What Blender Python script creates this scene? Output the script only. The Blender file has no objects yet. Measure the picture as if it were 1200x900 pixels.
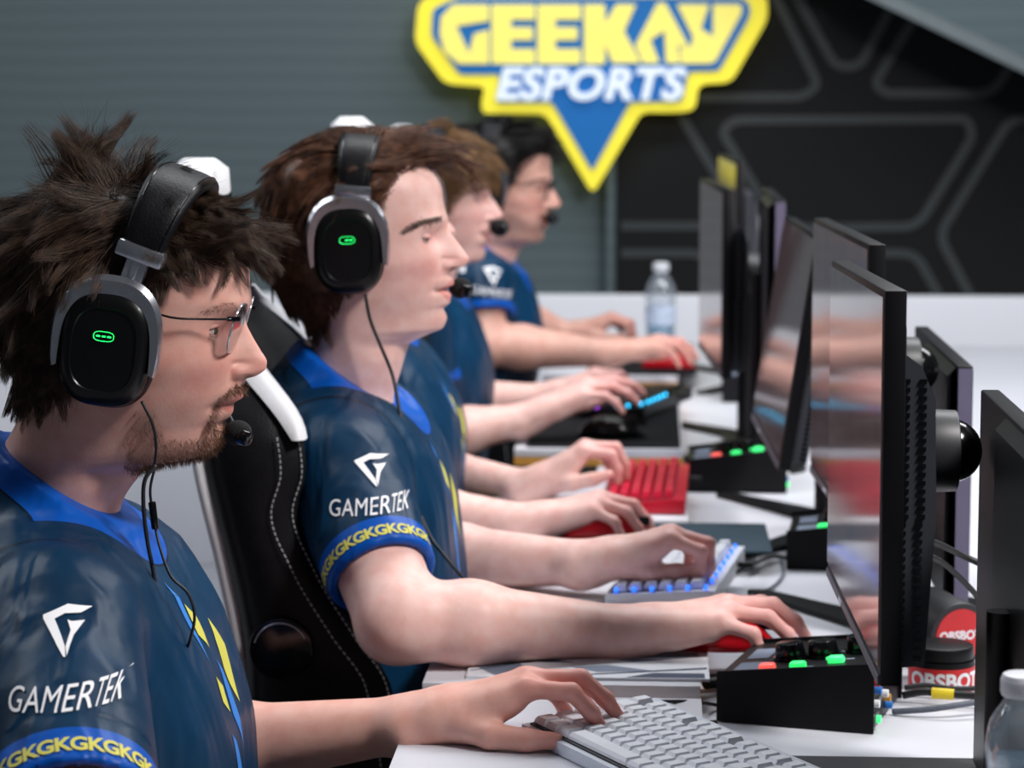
import bpy, bmesh, math, random
import numpy as np
from mathutils import Vector, Matrix, noise
from mathutils.bvhtree import BVHTree

random.seed(7)
RNG = np.random.default_rng(7)
SC = bpy.context.scene
COL = SC.collection
PI = math.pi

# ------------------------------------------------------------------ camera, world, lights, exposure
CAM_Z = 1.40
FPX = 3000.0
PITCH = math.atan(350.0 / FPX)
YAW = math.atan(170.0 * math.cos(PITCH) / FPX)
cam_d = bpy.data.cameras.new('camera')
cam_d.sensor_width = 36.0
cam_d.lens = 36.0 * FPX / 1200.0
cam_d.clip_start = 0.05
cam_d.dof.use_dof = True
cam_d.dof.focus_distance = 2.32
cam_d.dof.aperture_fstop = 7.5
cam = bpy.data.objects.new('camera', cam_d)
COL.objects.link(cam)
cam.location = (0, 0, CAM_Z)
cam.rotation_euler = (PI / 2 - PITCH, 0, YAW)
SC.camera = cam
CAM_M = Matrix.Translation((0, 0, CAM_Z)) @ cam.rotation_euler.to_matrix().to_4x4()

SC.view_settings.view_transform = 'Standard'
SC.view_settings.look = 'None'
SC.view_settings.gamma = 1.0
SC.view_settings.use_curve_mapping = False
SC.view_settings.exposure = 0.0
SC.cycles.use_denoising = True
SC.cycles.max_bounces = 8
SC.cycles.transparent_max_bounces = 12
SC.cycles.caustics_reflective = False
SC.cycles.caustics_refractive = False

world = bpy.data.worlds.new('world')
SC.world = world
world.use_nodes = True
world.node_tree.nodes['Background'].inputs[0].default_value = (0.62, 0.70, 0.80, 1)
world.node_tree.nodes['Background'].inputs[1].default_value = 0.08


def area(name, loc, target, sx, sy, power, color=(1, 1, 1)):
    l = bpy.data.lights.new(name, 'AREA')
    l.shape = 'RECTANGLE'
    l.size, l.size_y = sx, sy
    l.energy = power
    l.color = color
    o = bpy.data.objects.new(name, l)
    COL.objects.link(o)
    o.location = loc
    d = Vector(target) - Vector(loc)
    o.rotation_euler = d.to_track_quat('-Z', 'Y').to_euler()
    return o


area('stage_key_light', (1.9, 1.5, 3.5), (-0.35, 2.6, 1.0), 0.6, 0.6, 125, (1.0, 0.97, 0.95))
area('stage_row_light', (0.7, 4.4, 3.3), (-0.15, 4.3, 0.8), 0.8, 3.6, 112, (0.97, 0.98, 1.0))
area('stage_back_light', (-2.4, 3.6, 3.6), (-0.4, 2.8, 1.0), 1.4, 2.4, 48, (0.88, 0.94, 1.0))
area('stage_wall_light', (0.3, 6.3, 4.3), (0.2, 8.4, 1.6), 5.0, 0.5, 95, (0.92, 0.97, 1.0))


def ray(px, py):
    d = Vector(((px - 600.0) / FPX, (450.0 - py) / FPX, -1.0))
    return (CAM_M.to_3x3() @ d)


def at(px, py, Y):
    """point of the picture (1200 x 900) carried out to depth Y"""
    d = ray(px, py)
    t = Y / d.y
    return Vector((0, 0, CAM_Z)) + d * t


def atz(px, py, Z):
    d = ray(px, py)
    t = (Z - CAM_Z) / d.z
    return Vector((0, 0, CAM_Z)) + d * t


def sr(r, g, b):
    def f(c):
        c /= 255.0
        return c / 12.92 if c <= 0.04045 else ((c + 0.055) / 1.055) ** 2.4
    return (f(r), f(g), f(b))


# ------------------------------------------------------------------ materials
def mat(name, col, rough=0.5, metal=0.0, emit=0.0, var=0.06, scale=40.0, bump=0.0, bscale=200.0, coat=0.0, spec=0.5, sss=0.0, ecol=None):
    m = bpy.data.materials.new(name)
    m.use_nodes = True
    nt = m.node_tree
    b = nt.nodes['Principled BSDF']
    b.inputs['Roughness'].default_value = rough
    b.inputs['Metallic'].default_value = metal
    b.inputs['Specular IOR Level'].default_value = spec
    b.inputs['Coat Weight'].default_value = coat
    tc = nt.nodes.new('ShaderNodeTexCoord')
    if var > 0:
        n = nt.nodes.new('ShaderNodeTexNoise')
        n.inputs['Scale'].default_value = scale
        n.inputs['Detail'].default_value = 3
        nt.links.new(tc.outputs['Object'], n.inputs['Vector'])
        r = nt.nodes.new('ShaderNodeValToRGB')
        r.color_ramp.elements[0].position = 0.3
        r.color_ramp.elements[1].position = 0.7
        r.color_ramp.elements[0].color = (*[c * (1 - var) for c in col], 1)
        r.color_ramp.elements[1].color = (*[min(1, c * (1 + var)) for c in col], 1)
        nt.links.new(n.outputs['Fac'], r.inputs['Fac'])
        nt.links.new(r.outputs['Color'], b.inputs['Base Color'])
    else:
        b.inputs['Base Color'].default_value = (*col, 1)
    if bump > 0:
        n2 = nt.nodes.new('ShaderNodeTexNoise')
        n2.inputs['Scale'].default_value = bscale
        n2.inputs['Detail'].default_value = 4
        nt.links.new(tc.outputs['Object'], n2.inputs['Vector'])
        bp = nt.nodes.new('ShaderNodeBump')
        bp.inputs['Strength'].default_value = bump
        bp.inputs['Distance'].default_value = 0.002
        nt.links.new(n2.outputs['Fac'], bp.inputs['Height'])
        nt.links.new(bp.outputs['Normal'], b.inputs['Normal'])
    if emit > 0:
        b.inputs['Emission Color'].default_value = (*(ecol or col), 1)
        b.inputs['Emission Strength'].default_value = emit
    if sss > 0:
        b.inputs['Subsurface Weight'].default_value = sss
        b.inputs['Subsurface Radius'].default_value = (0.006, 0.0025, 0.0015)
        b.inputs['Subsurface Scale'].default_value = 1.0
    return m


M = {}
M['desk'] = mat('white_laminate', sr(214, 215, 223), 0.38, var=0.02, scale=3)
M['board_edge'] = mat('plywood_edge', sr(206, 150, 66), 0.55, var=0.2, scale=25)
M['barrier'] = mat('white_barrier_paint', sr(222, 223, 230), 0.6, var=0.02, scale=2)
M['floor'] = mat('grey_stage_carpet', sr(150, 152, 160), 0.9, var=0.08, scale=60)
M['black'] = mat('black_plastic', (0.0045, 0.0045, 0.006), 0.42, var=0.1, spec=0.25)
M['black_gloss'] = mat('black_gloss_plastic', (0.004, 0.004, 0.005), 0.16, var=0.05, spec=0.4)
M['black_matte'] = mat('black_matte_metal', (0.005, 0.005, 0.007), 0.55, var=0.1, bump=0.05, bscale=900, spec=0.2)
M['pad_black'] = mat('black_mouse_mat_cloth', (0.010, 0.011, 0.013), 0.9, var=0.15, scale=300, spec=0.15)
M['pad_teal'] = mat('dark_teal_mouse_mat_cloth', sr(24, 48, 62), 0.85, var=0.1, scale=200)
M['dark_grey'] = mat('dark_grey_plastic', (0.03, 0.031, 0.036), 0.45, var=0.06)
M['vent_grey'] = mat('vented_grey_plastic', sr(66, 68, 76), 0.45, var=0.05)
M['mid_grey'] = mat('grey_plastic', sr(92, 94, 104), 0.45, var=0.05)
M['silver'] = mat('brushed_aluminium', sr(200, 202, 210), 0.22, metal=0.92, var=0.05, scale=120)
M['chrome'] = mat('polished_metal', sr(215, 217, 225), 0.15, metal=0.75, var=0.02)
M['leather'] = mat('black_leatherette', (0.006, 0.006, 0.008), 0.45, spec=0.18, var=0.2, scale=60, bump=0.25, bscale=420)
M['white_leather'] = mat('white_leatherette', sr(222, 222, 226), 0.45, var=0.03, bump=0.1, bscale=300)
M['stitch'] = mat('pale_thread', sr(170, 172, 178), 0.8)
M['white_plastic'] = mat('white_plastic', sr(222, 224, 230), 0.4, var=0.02)
M['key_white'] = mat('white_keycap_plastic', sr(238, 240, 246), 0.45, var=0.03, scale=60)
M['kb_case'] = mat('pale_grey_keyboard_case', sr(214, 219, 230), 0.42, var=0.03)
M['kb_dark'] = mat('dark_key_plate', (0.03, 0.032, 0.038), 0.6)
M['red_gloss'] = mat('red_gloss_plastic', sr(190, 14, 30), 0.28, var=0.05)
M['red_case'] = mat('crimson_keyboard_case', sr(188, 14, 42), 0.35, var=0.05)
M['red_key'] = mat('red_keycap_plastic', sr(212, 28, 64), 0.38, var=0.05)
M['red_label'] = mat('red_label_paper', sr(205, 40, 44), 0.5, var=0.03)
M['white_ink'] = mat('white_ink', sr(238, 238, 242), 0.6, var=0.0)
M['yellow_ink'] = mat('yellow_ink', sr(206, 200, 84), 0.6, var=0.0)
M['lightblue_ink'] = mat('bright_blue_ink', sr(40, 120, 205), 0.6, var=0.0)
M['led_green'] = mat('green_light', (0.0, 0.9, 0.2), 0.4, emit=2.2, var=0, ecol=(0.02, 1.0, 0.16))
M['led_green_soft'] = mat('green_lit_button', (0.1, 0.8, 0.3), 0.35, emit=1.0, var=0, ecol=(0.03, 1.0, 0.18))
M['led_red'] = mat('red_lit_button', (0.9, 0.15, 0.12), 0.35, emit=0.95, var=0, ecol=(1.0, 0.12, 0.1))
M['led_blue'] = mat('blue_key_light', (0.02, 0.2, 1.0), 0.4, emit=1.6, var=0, ecol=(0.02, 0.16, 1.0))
M['led_cyan'] = mat('cyan_key_light', (0.05, 0.7, 1.0), 0.4, emit=3.0, var=0, ecol=(0.03, 0.55, 1.0))
M['led_purple'] = mat('purple_key_light', (0.5, 0.1, 1.0), 0.4, emit=3.0, var=0, ecol=(0.45, 0.08, 1.0))
M['cable'] = mat('black_cable_rubber', (0.012, 0.012, 0.014), 0.5, var=0)
M['cable_grey'] = mat('grey_braided_cable', sr(90, 96, 108), 0.6, var=0.2, scale=500)
M['yellow_tape'] = mat('yellow_tape', sr(232, 206, 40), 0.5, var=0.03)
M['paper'] = mat('white_paper', sr(226, 228, 234), 0.8, var=0.01)
M['ink_grey'] = mat('grey_print', sr(120, 130, 150), 0.7, var=0.04)
M['ink_navy'] = mat('navy_print', sr(56, 66, 92), 0.7, var=0.04)
M['foam'] = mat('black_microphone_foam', (0.008, 0.008, 0.009), 0.95, var=0.3, scale=800, bump=0.6, bscale=900)


def mat_nodes(name):
    m = bpy.data.materials.new(name)
    m.use_nodes = True
    return m, m.node_tree, m.node_tree.nodes['Principled BSDF']


def glass_mat(name, tint=(1, 1, 1), rough=0.02, fac=0.08):
    """thin clear plastic or glass: passes light, mirrors more at grazing angles"""
    m = bpy.data.materials.new(name)
    m.use_nodes = True
    nt = m.node_tree
    nt.nodes.clear()
    out = nt.nodes.new('ShaderNodeOutputMaterial')
    mix = nt.nodes.new('ShaderNodeMixShader')
    tr = nt.nodes.new('ShaderNodeBsdfTransparent')
    tr.inputs[0].default_value = (*tint, 1)
    gl = nt.nodes.new('ShaderNodeBsdfGlossy')
    gl.inputs['Roughness'].default_value = rough
    lw = nt.nodes.new('ShaderNodeLayerWeight')
    lw.inputs[0].default_value = 0.35
    mp = nt.nodes.new('ShaderNodeMapRange')
    mp.inputs[1].default_value = 0
    mp.inputs[2].default_value = 1
    mp.inputs[3].default_value = fac
    mp.inputs[4].default_value = 0.75
    nt.links.new(lw.outputs['Facing'], mp.inputs[0])
    nt.links.new(mp.outputs[0], mix.inputs[0])
    nt.links.new(tr.outputs[0], mix.inputs[1])
    nt.links.new(gl.outputs[0], mix.inputs[2])
    nt.links.new(mix.outputs[0], out.inputs[0])
    return m


M['bottle'] = glass_mat('clear_bottle_plastic', (0.93, 0.95, 0.98), 0.05, 0.06)
M['lens'] = glass_mat('spectacle_glass', (0.97, 0.97, 0.98), 0.02, 0.05)
M['water'] = glass_mat('blue_tinted_water', (0.62, 0.82, 0.93), 0.03, 0.05)


def add_haze(m, amount, col=(0.85, 0.9, 0.96)):
    nt = m.node_tree
    out = [n for n in nt.nodes if n.type == 'OUTPUT_MATERIAL'][0]
    src = out.inputs[0].links[0].from_socket
    d = nt.nodes.new('ShaderNodeBsdfTranslucent'); d.inputs[0].default_value = (*col, 1)
    d2 = nt.nodes.new('ShaderNodeBsdfDiffuse'); d2.inputs[0].default_value = (*col, 1)
    a = nt.nodes.new('ShaderNodeMixShader'); a.inputs[0].default_value = 0.5
    nt.links.new(d.outputs[0], a.inputs[1]); nt.links.new(d2.outputs[0], a.inputs[2])
    mx = nt.nodes.new('ShaderNodeMixShader'); mx.inputs[0].default_value = amount
    nt.links.new(src, mx.inputs[1]); nt.links.new(a.outputs[0], mx.inputs[2])
    nt.links.new(mx.outputs[0], out.inputs[0])


add_haze(M['bottle'], 0.17)
add_haze(M['water'], 0.16, (0.45, 0.72, 0.9))


def screen_mat():
    m, nt, b = mat_nodes('glossy_dark_screen')
    b.inputs['Base Color'].default_value = (0.012, 0.012, 0.016, 1)
    b.inputs['Roughness'].default_value = 0.09
    b.inputs['IOR'].default_value = 1.38
    b.inputs['Coat Weight'].default_value = 0.0
    tc = nt.nodes.new('ShaderNodeTexCoord')
    mp = nt.nodes.new('ShaderNodeMapping')
    mp.inputs['Scale'].default_value = (1, 9, 2.2)
    n = nt.nodes.new('ShaderNodeTexNoise')
    n.inputs['Scale'].default_value = 2.6
    n.inputs['Detail'].default_value = 5
    r = nt.nodes.new('ShaderNodeValToRGB')
    cr = r.color_ramp
    cr.elements[0].position = 0.25
    cr.elements[0].color = (0.10, 0.09, 0.12, 1)
    cr.elements[1].position = 0.75
    cr.elements[1].color = (0.16, 0.13, 0.16, 1)
    e = cr.elements.new(0.5)
    e.color = (0.19, 0.12, 0.12, 1)
    nt.links.new(tc.outputs['Object'], mp.inputs[0])
    nt.links.new(mp.outputs[0], n.inputs['Vector'])
    nt.links.new(n.outputs['Fac'], r.inputs[0])
    nt.links.new(r.outputs[0], b.inputs['Emission Color'])
    b.inputs['Emission Strength'].default_value = 0.22
    return m


M['screen'] = screen_mat()


def skin_mat(name, bump=0.10):
    m, nt, b = mat_nodes(name)
    a = nt.nodes.new('ShaderNodeVertexColor')
    a.layer_name = 'Col'
    tc = nt.nodes.new('ShaderNodeTexCoord')
    n = nt.nodes.new('ShaderNodeTexNoise')
    n.inputs['Scale'].default_value = 55
    n.inputs['Detail'].default_value = 5
    mx = nt.nodes.new('ShaderNodeMix')
    mx.data_type = 'RGBA'
    mx.blend_type = 'MULTIPLY'
    mx.inputs[0].default_value = 1.0
    r = nt.nodes.new('ShaderNodeValToRGB')
    r.color_ramp.elements[0].position = 0.32
    r.color_ramp.elements[0].color = (0.93, 0.82, 0.80, 1)
    r.color_ramp.elements[1].position = 0.62
    r.color_ramp.elements[1].color = (1, 1, 1, 1)
    nt.links.new(tc.outputs['Object'], n.inputs['Vector'])
    nt.links.new(n.outputs['Fac'], r.inputs[0])
    nt.links.new(a.outputs['Color'], mx.inputs[6])
    nt.links.new(r.outputs[0], mx.inputs[7])
    nt.links.new(mx.outputs[2], b.inputs['Base Color'])
    b.inputs['Roughness'].default_value = 0.48
    b.inputs['Specular IOR Level'].default_value = 0.4
    b.inputs['Subsurface Weight'].default_value = 0.25
    b.inputs['Subsurface Radius'].default_value = (0.007, 0.0026, 0.0014)
    b.inputs['Subsurface Scale'].default_value = 1.0
    n2 = nt.nodes.new('ShaderNodeTexNoise')
    n2.inputs['Scale'].default_value = 420
    n2.inputs['Detail'].default_value = 3
    nt.links.new(tc.outputs['Object'], n2.inputs['Vector'])
    bp = nt.nodes.new('ShaderNodeBump')
    bp.inputs['Strength'].default_value = bump
    bp.inputs['Distance'].default_value = 0.0015
    nt.links.new(n2.outputs['Fac'], bp.inputs['Height'])
    nt.links.new(bp.outputs['Normal'], b.inputs['Normal'])
    return m


M['skin'] = skin_mat('skin')


def hair_mat(name, c0, c1, rough=0.42):
    m, nt, b = mat_nodes(name)
    tc = nt.nodes.new('ShaderNodeTexCoord')
    n = nt.nodes.new('ShaderNodeTexNoise')
    n.inputs['Scale'].default_value = 90
    n.inputs['Detail'].default_value = 4
    r = nt.nodes.new('ShaderNodeValToRGB')
    r.color_ramp.elements[0].position = 0.3
    r.color_ramp.elements[0].color = (*c0, 1)
    r.color_ramp.elements[1].position = 0.7
    r.color_ramp.elements[1].color = (*c1, 1)
    nt.links.new(tc.outputs['Object'], n.inputs['Vector'])
    nt.links.new(n.outputs['Fac'], r.inputs[0])
    nt.links.new(r.outputs[0], b.inputs['Base Color'])
    b.inputs['Roughness'].default_value = rough
    b.inputs['Specular IOR Level'].default_value = 0.22
    return m


def jersey_mat():
    """navy cloth; the collar and cuff bands follow the attributes stored on the garment"""
    m, nt, b = mat_nodes('jersey_cloth')
    L = nt.links.new
    tc = nt.nodes.new('ShaderNodeTexCoord')
    n = nt.nodes.new('ShaderNodeTexNoise')
    n.inputs['Scale'].default_value = 5
    n.inputs['Detail'].default_value = 2
    L(tc.outputs['Object'], n.inputs['Vector'])
    r = nt.nodes.new('ShaderNodeValToRGB')
    r.color_ramp.elements[0].position = 0.3
    r.color_ramp.elements[0].color = (*sr(0, 36, 62), 1)
    r.color_ramp.elements[1].position = 0.7
    r.color_ramp.elements[1].color = (*sr(2, 56, 90), 1)
    L(n.outputs['Fac'], r.inputs[0])

    def thr(attr, lo, hi):
        a = nt.nodes.new('ShaderNodeAttribute')
        a.attribute_name = attr
        x1 = nt.nodes.new('ShaderNodeMath'); x1.operation = 'GREATER_THAN'; x1.inputs[1].default_value = lo
        x2 = nt.nodes.new('ShaderNodeMath'); x2.operation = 'LESS_THAN'; x2.inputs[1].default_value = hi
        mu = nt.nodes.new('ShaderNodeMath'); mu.operation = 'MULTIPLY'
        L(a.outputs['Fac'], x1.inputs[0]); L(a.outputs['Fac'], x2.inputs[0])
        L(x1.outputs[0], mu.inputs[0]); L(x2.outputs[0], mu.inputs[1])
        return mu.outputs[0]

    cur = r.outputs[0]
    for attr, lo, hi, c in (('collar', -0.0015, 0.05, sr(0, 82, 178)), ('collar', -0.0035, -0.0015, sr(3, 20, 40)),
                            ('hem', -0.001, 0.034, sr(0, 78, 172)), ('seam', 0.0, 0.0026, sr(2, 16, 34))):
        mx = nt.nodes.new('ShaderNodeMix')
        mx.data_type = 'RGBA'
        L(thr(attr, lo, hi), mx.inputs[0])
        L(cur, mx.inputs[6])
        mx.inputs[7].default_value = (*c, 1)
        cur = mx.outputs[2]
    L(cur, b.inputs['Base Color'])
    b.inputs['Roughness'].default_value = 0.42
    b.inputs['Specular IOR Level'].default_value = 0.22
    mp = nt.nodes.new('ShaderNodeMapping')
    mp.inputs['Rotation'].default_value = (0.3, 0.5, 0.2)
    mp.inputs['Scale'].default_value = (1.7, 1.0, 0.34)
    n2 = nt.nodes.new('ShaderNodeTexNoise')
    n2.inputs['Scale'].default_value = 13
    n2.inputs['Detail'].default_value = 1.5
    n2.inputs['Distortion'].default_value = 0.8
    L(tc.outputs['Object'], mp.inputs[0]); L(mp.outputs[0], n2.inputs['Vector'])
    bp = nt.nodes.new('ShaderNodeBump')
    bp.inputs['Strength'].default_value = 0.42
    bp.inputs['Distance'].default_value = 0.03
    L(n2.outputs['Fac'], bp.inputs['Height'])
    n3 = nt.nodes.new('ShaderNodeTexNoise')
    n3.inputs['Scale'].default_value = 900
    L(tc.outputs['Object'], n3.inputs['Vector'])
    bp2 = nt.nodes.new('ShaderNodeBump')
    bp2.inputs['Strength'].default_value = 0.12
    bp2.inputs['Distance'].default_value = 0.001
    L(n3.outputs['Fac'], bp2.inputs['Height'])
    L(bp.outputs['Normal'], bp2.inputs['Normal'])
    L(bp2.outputs['Normal'], b.inputs['Normal'])
    return m


M['jersey'] = jersey_mat()
M['trousers'] = mat('black_trouser_cloth', (0.012, 0.012, 0.015), 0.85, var=0.15, scale=300)


# ------------------------------------------------------------------ object helpers
def tag(o, label=None, cat=None, group=None, kind=None):
    if label: o['label'] = label
    if cat: o['category'] = cat
    if group: o['group'] = group
    if kind: o['kind'] = kind
    return o


def empty(name, loc, rz=0.0, label=None, cat=None, group=None, kind=None):
    o = bpy.data.objects.new(name, None)
    o.empty_display_size = 0.05
    COL.objects.link(o)
    o.location = loc
    o.rotation_euler = (0, 0, rz)
    return tag(o, label, cat, group, kind)


def link(name, me, m, parent=None, smooth=None):
    o = bpy.data.objects.new(name, me)
    COL.objects.link(o)
    for x in (m if isinstance(m, (list, tuple)) else [m]):
        me.materials.append(x)
    if parent is not None:
        o.parent = parent
    if smooth is not None:
        if smooth is True:
            me.polygons.foreach_set('use_smooth', [True] * len(me.polygons))
        else:
            me.polygons.foreach_set('use_smooth', [True] * len(me.polygons))
            me.set_sharp_from_angle(angle=math.radians(smooth))
    return o


def obj(name, bm, m, parent=None, smooth=35, off=None):
    if off is not None:
        bmesh.ops.translate(bm, verts=bm.verts, vec=-Vector(off))
    bmesh.ops.recalc_face_normals(bm, faces=bm.faces)
    me = bpy.data.meshes.new(name)
    bm.to_mesh(me)
    bm.free()
    return link(name, me, m, parent, smooth)


def nmesh(name, V, F, m, parent=None, off=None, smooth=True, attrs=None, col=None):
    V = np.asarray(V, dtype=np.float64)
    if off is not None:
        V = V - np.array(off)
    me = bpy.data.meshes.new(name)
    F = [list(map(int, f)) for f in F]
    me.from_pydata([tuple(v) for v in V], [], F)
    if attrs:
        for k, a in attrs.items():
            at_ = me.attributes.new(k, 'FLOAT', 'POINT')
            at_.data.foreach_set('value', np.asarray(a, dtype=np.float32))
    if col is not None:
        ca = me.color_attributes.new('Col', 'FLOAT_COLOR', 'POINT')
        c4 = np.ones((len(V), 4), dtype=np.float32)
        c4[:, :3] = col
        ca.data.foreach_set('color', c4.ravel())
    me.update()
    return link(name, me, m, parent, smooth)


def BM():
    return bmesh.new()


def box(bm, c, s, bev=0.0, rot=None, seg=2, mi=0):
    r = bmesh.ops.create_cube(bm, size=1.0)
    vs = r['verts']
    mt = Matrix.Translation(Vector(c)) @ ((rot.to_4x4() if rot is not None else Matrix.Identity(4))) @ Matrix.Diagonal((*s, 1))
    bmesh.ops.transform(bm, matrix=mt, verts=vs)
    fs = list({f for v in vs for f in v.link_faces})
    for f in fs: f.material_index = mi
    if bev > 0:
        es = list({e for v in vs for e in v.link_edges})
        rb = bmesh.ops.bevel(bm, geom=es, offset=bev, segments=seg, profile=0.5, affect='EDGES')
        for f in rb['faces']: f.material_index = mi
    return bm


def axis_mat(a, b):
    a, b = Vector(a), Vector(b)
    d = (b - a)
    return Matrix.Translation((a + b) / 2) @ d.to_track_quat('Z', 'Y').to_matrix().to_4x4(), d.length


def cyl(bm, a, b, r0, r1=None, seg=28, bev=0.0, mi=0, caps=True):
    mt, L = axis_mat(a, b)
    r1 = r0 if r1 is None else r1
    r = bmesh.ops.create_cone(bm, cap_ends=caps, cap_tris=False, segments=seg, radius1=r0, radius2=r1, depth=L, matrix=mt)
    vs = r['verts']
    fs = list({f for v in vs for f in v.link_faces})
    for f in fs: f.material_index = mi
    if bev > 0:
        es = [e for e in {e for v in vs for e in v.link_edges} if len(e.link_faces) == 2 and any(len(f.verts) > 4 for f in e.link_faces)]
        rb = bmesh.ops.bevel(bm, geom=es, offset=bev, segments=2, profile=0.5, affect='EDGES')
        for f in rb['faces']: f.material_index = mi
    return bm


def sph(bm, c, r, seg=24, rings=16, sc=(1, 1, 1), mi=0):
    rr = bmesh.ops.create_uvsphere(bm, u_segments=seg, v_segments=rings, radius=r,
                                   matrix=Matrix.Translation(Vector(c)) @ Matrix.Diagonal((*sc, 1)))
    for f in {f for v in rr['verts'] for f in v.link_faces}: f.material_index = mi
    return bm


def spline(pts, n=8):
    """Catmull-Rom through pts"""
    P = [Vector(p) for p in pts]
    if len(P) < 3:
        return P
    P = [P[0] * 2 - P[1]] + P + [P[-1] * 2 - P[-2]]
    out = []
    for i in range(1, len(P) - 2):
        p0, p1, p2, p3 = P[i - 1:i + 3]
        for k in range(n):
            t = k / n
            out.append(0.5 * ((2 * p1) + (p2 - p0) * t + (2 * p0 - 5 * p1 + 4 * p2 - p3) * t * t + (3 * p1 - p0 - 3 * p2 + p3) * t ** 3))
    out.append(P[-2])
    return out


def sweep(bm, path, sect, closed_sect=True, up=(0, 0, 1), mi=0, scales=None, caps=True):
    """sweep a 2D section (list of (u,v)) along a path; u along the side, v along the up-ish vector"""
    path = [Vector(p) for p in path]
    upv = Vector(up)
    rings = []
    n = len(path)
    prev = None
    for i, p in enumerate(path):
        t = (path[min(i + 1, n - 1)] - path[max(i - 1, 0)]).normalized()
        ref = upv if prev is None else prev
        v = ref - t * ref.dot(t)
        if v.length < 1e-5:
            v = t.orthogonal()
        v.normalize()
        u = t.cross(v).normalized()
        prev = v
        s = 1.0 if scales is None else scales[i]
        rings.append([bm.verts.new(p + u * (a * s) + v * (b * s)) for a, b in sect])
    k = len(sect)
    for i in range(n - 1):
        for j in range(k if closed_sect else k - 1):
            f = bm.faces.new((rings[i][j], rings[i][(j + 1) % k], rings[i + 1][(j + 1) % k], rings[i + 1][j]))
            f.material_index = mi
    if caps and closed_sect:
        for rr in (rings[0], list(reversed(rings[-1]))):
            try:
                f = bm.faces.new(rr); f.material_index = mi
            except ValueError:
                pass
    return bm


def circ(r, n=8, ry=None):
    ry = r if ry is None else ry
    return [(r * math.cos(2 * PI * i / n), ry * math.sin(2 * PI * i / n)) for i in range(n)]


def tube(bm, pts, r, n=8, smooth=6, mi=0):
    return sweep(bm, spline(pts, smooth), circ(r, n), mi=mi)


def prism(bm, pts, depth, mi=0, bev=0.0):
    """polygon given as 3D points, pushed out along the vector depth"""
    vs = [bm.verts.new(Vector(p)) for p in pts]
    f = bm.faces.new(vs)
    r = bmesh.ops.extrude_face_region(bm, geom=[f])
    nv = [g for g in r['geom'] if isinstance(g, bmesh.types.BMVert)]
    bmesh.ops.translate(bm, verts=nv, vec=Vector(depth))
    fs = {ff for v in vs + nv for ff in v.link_faces}
    for ff in fs: ff.material_index = mi
    if bev > 0:
        bmesh.ops.bevel(bm, geom=list({e for v in nv for e in v.link_edges if all(x in nv for x in e.verts)}), offset=bev, segments=2, profile=0.5, affect='EDGES')
    return bm


def round_poly(pts, r, n=5):
    """round the corners of a 2D polygon"""
    out = []
    P = [Vector((p[0], p[1])) for p in pts]
    for i in range(len(P)):
        a, b, c = P[i - 1], P[i], P[(i + 1) % len(P)]
        d1, d2 = (a - b), (c - b)
        rr = min(r, d1.length * 0.45, d2.length * 0.45)
        s, e = b + d1.normalized() * rr, b + d2.normalized() * rr
        for k in range(n + 1):
            t = k / n
            out.append((s * (1 - t) + b * t) * (1 - t) + (b * (1 - t) + e * t) * t)
    return out


def text_bm(body, size, bold=0.0, shear=0.0, extrude=0.0, spacing=1.0):
    """letters as a flat mesh in the x-y plane, centred"""
    cu = bpy.data.curves.new('txt', 'FONT')
    cu.body = body
    cu.size = size
    cu.offset = bold
    cu.shear = shear
    cu.space_character = spacing
    cu.align_x = 'CENTER'
    cu.align_y = 'CENTER'
    cu.extrude = extrude
    cu.resolution_u = 4
    o = bpy.data.objects.new('txt', cu)
    COL.objects.link(o)
    dg = bpy.context.evaluated_depsgraph_get()
    me = bpy.data.meshes.new_from_object(o.evaluated_get(dg))
    bm = bmesh.new()
    bm.from_mesh(me)
    bpy.data.objects.remove(o)
    bpy.data.curves.remove(cu)
    bpy.data.meshes.remove(me)
    return bm




def dup(root, loc, rz=None, label=None, group=None, name=None):
    """copy of a thing, its parts and their parts"""
    def rec(o, par):
        c = o.copy()
        COL.objects.link(c)
        if par is not None:
            c.parent = par
        for ch in o.children:
            rec(ch, c)
        return c
    r = rec(root, None)
    r.location = loc
    if rz is not None:
        r.rotation_euler = (0, 0, rz)
    if label: r['label'] = label
    if group: r['group'] = group
    return r
# ------------------------------------------------------------------ the setting
DESK_Z = 0.74
BOARD_Z = 0.77


def struct(o):
    o['kind'] = 'structure'
    return o


bm = BM(); box(bm, (0, 4.5, -0.025), (12, 11, 0.05)); struct(obj('floor', bm, M['floor']))

# back wall: grey screen wall with faint horizontal waves
m, nt, b = mat_nodes('grey_wall_panel')
tc = nt.nodes.new('ShaderNodeTexCoord')
wv = nt.nodes.new('ShaderNodeTexWave')
wv.bands_direction = 'Z'
wv.inputs['Scale'].default_value = 5.5
wv.inputs['Distortion'].default_value = 1.6
wv.inputs['Detail'].default_value = 1.0
wv.inputs['Detail Scale'].default_value = 0.4
r = nt.nodes.new('ShaderNodeValToRGB')
r.color_ramp.elements[0].color = (*sr(88, 102, 107), 1)
r.color_ramp.elements[1].color = (*sr(94, 108, 113), 1)
nt.links.new(tc.outputs['Object'], wv.inputs['Vector'])
nt.links.new(wv.outputs['Fac'], r.inputs[0])
nt.links.new(r.outputs[0], b.inputs['Base Color'])
b.inputs['Roughness'].default_value = 0.8
M['grey_wall'] = m
YW = 8.6
bm = BM(); box(bm, (0, YW + 0.1, 2.25), (12, 0.1, 4.5)); struct(obj('wall_back', bm, M['grey_wall']))

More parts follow.
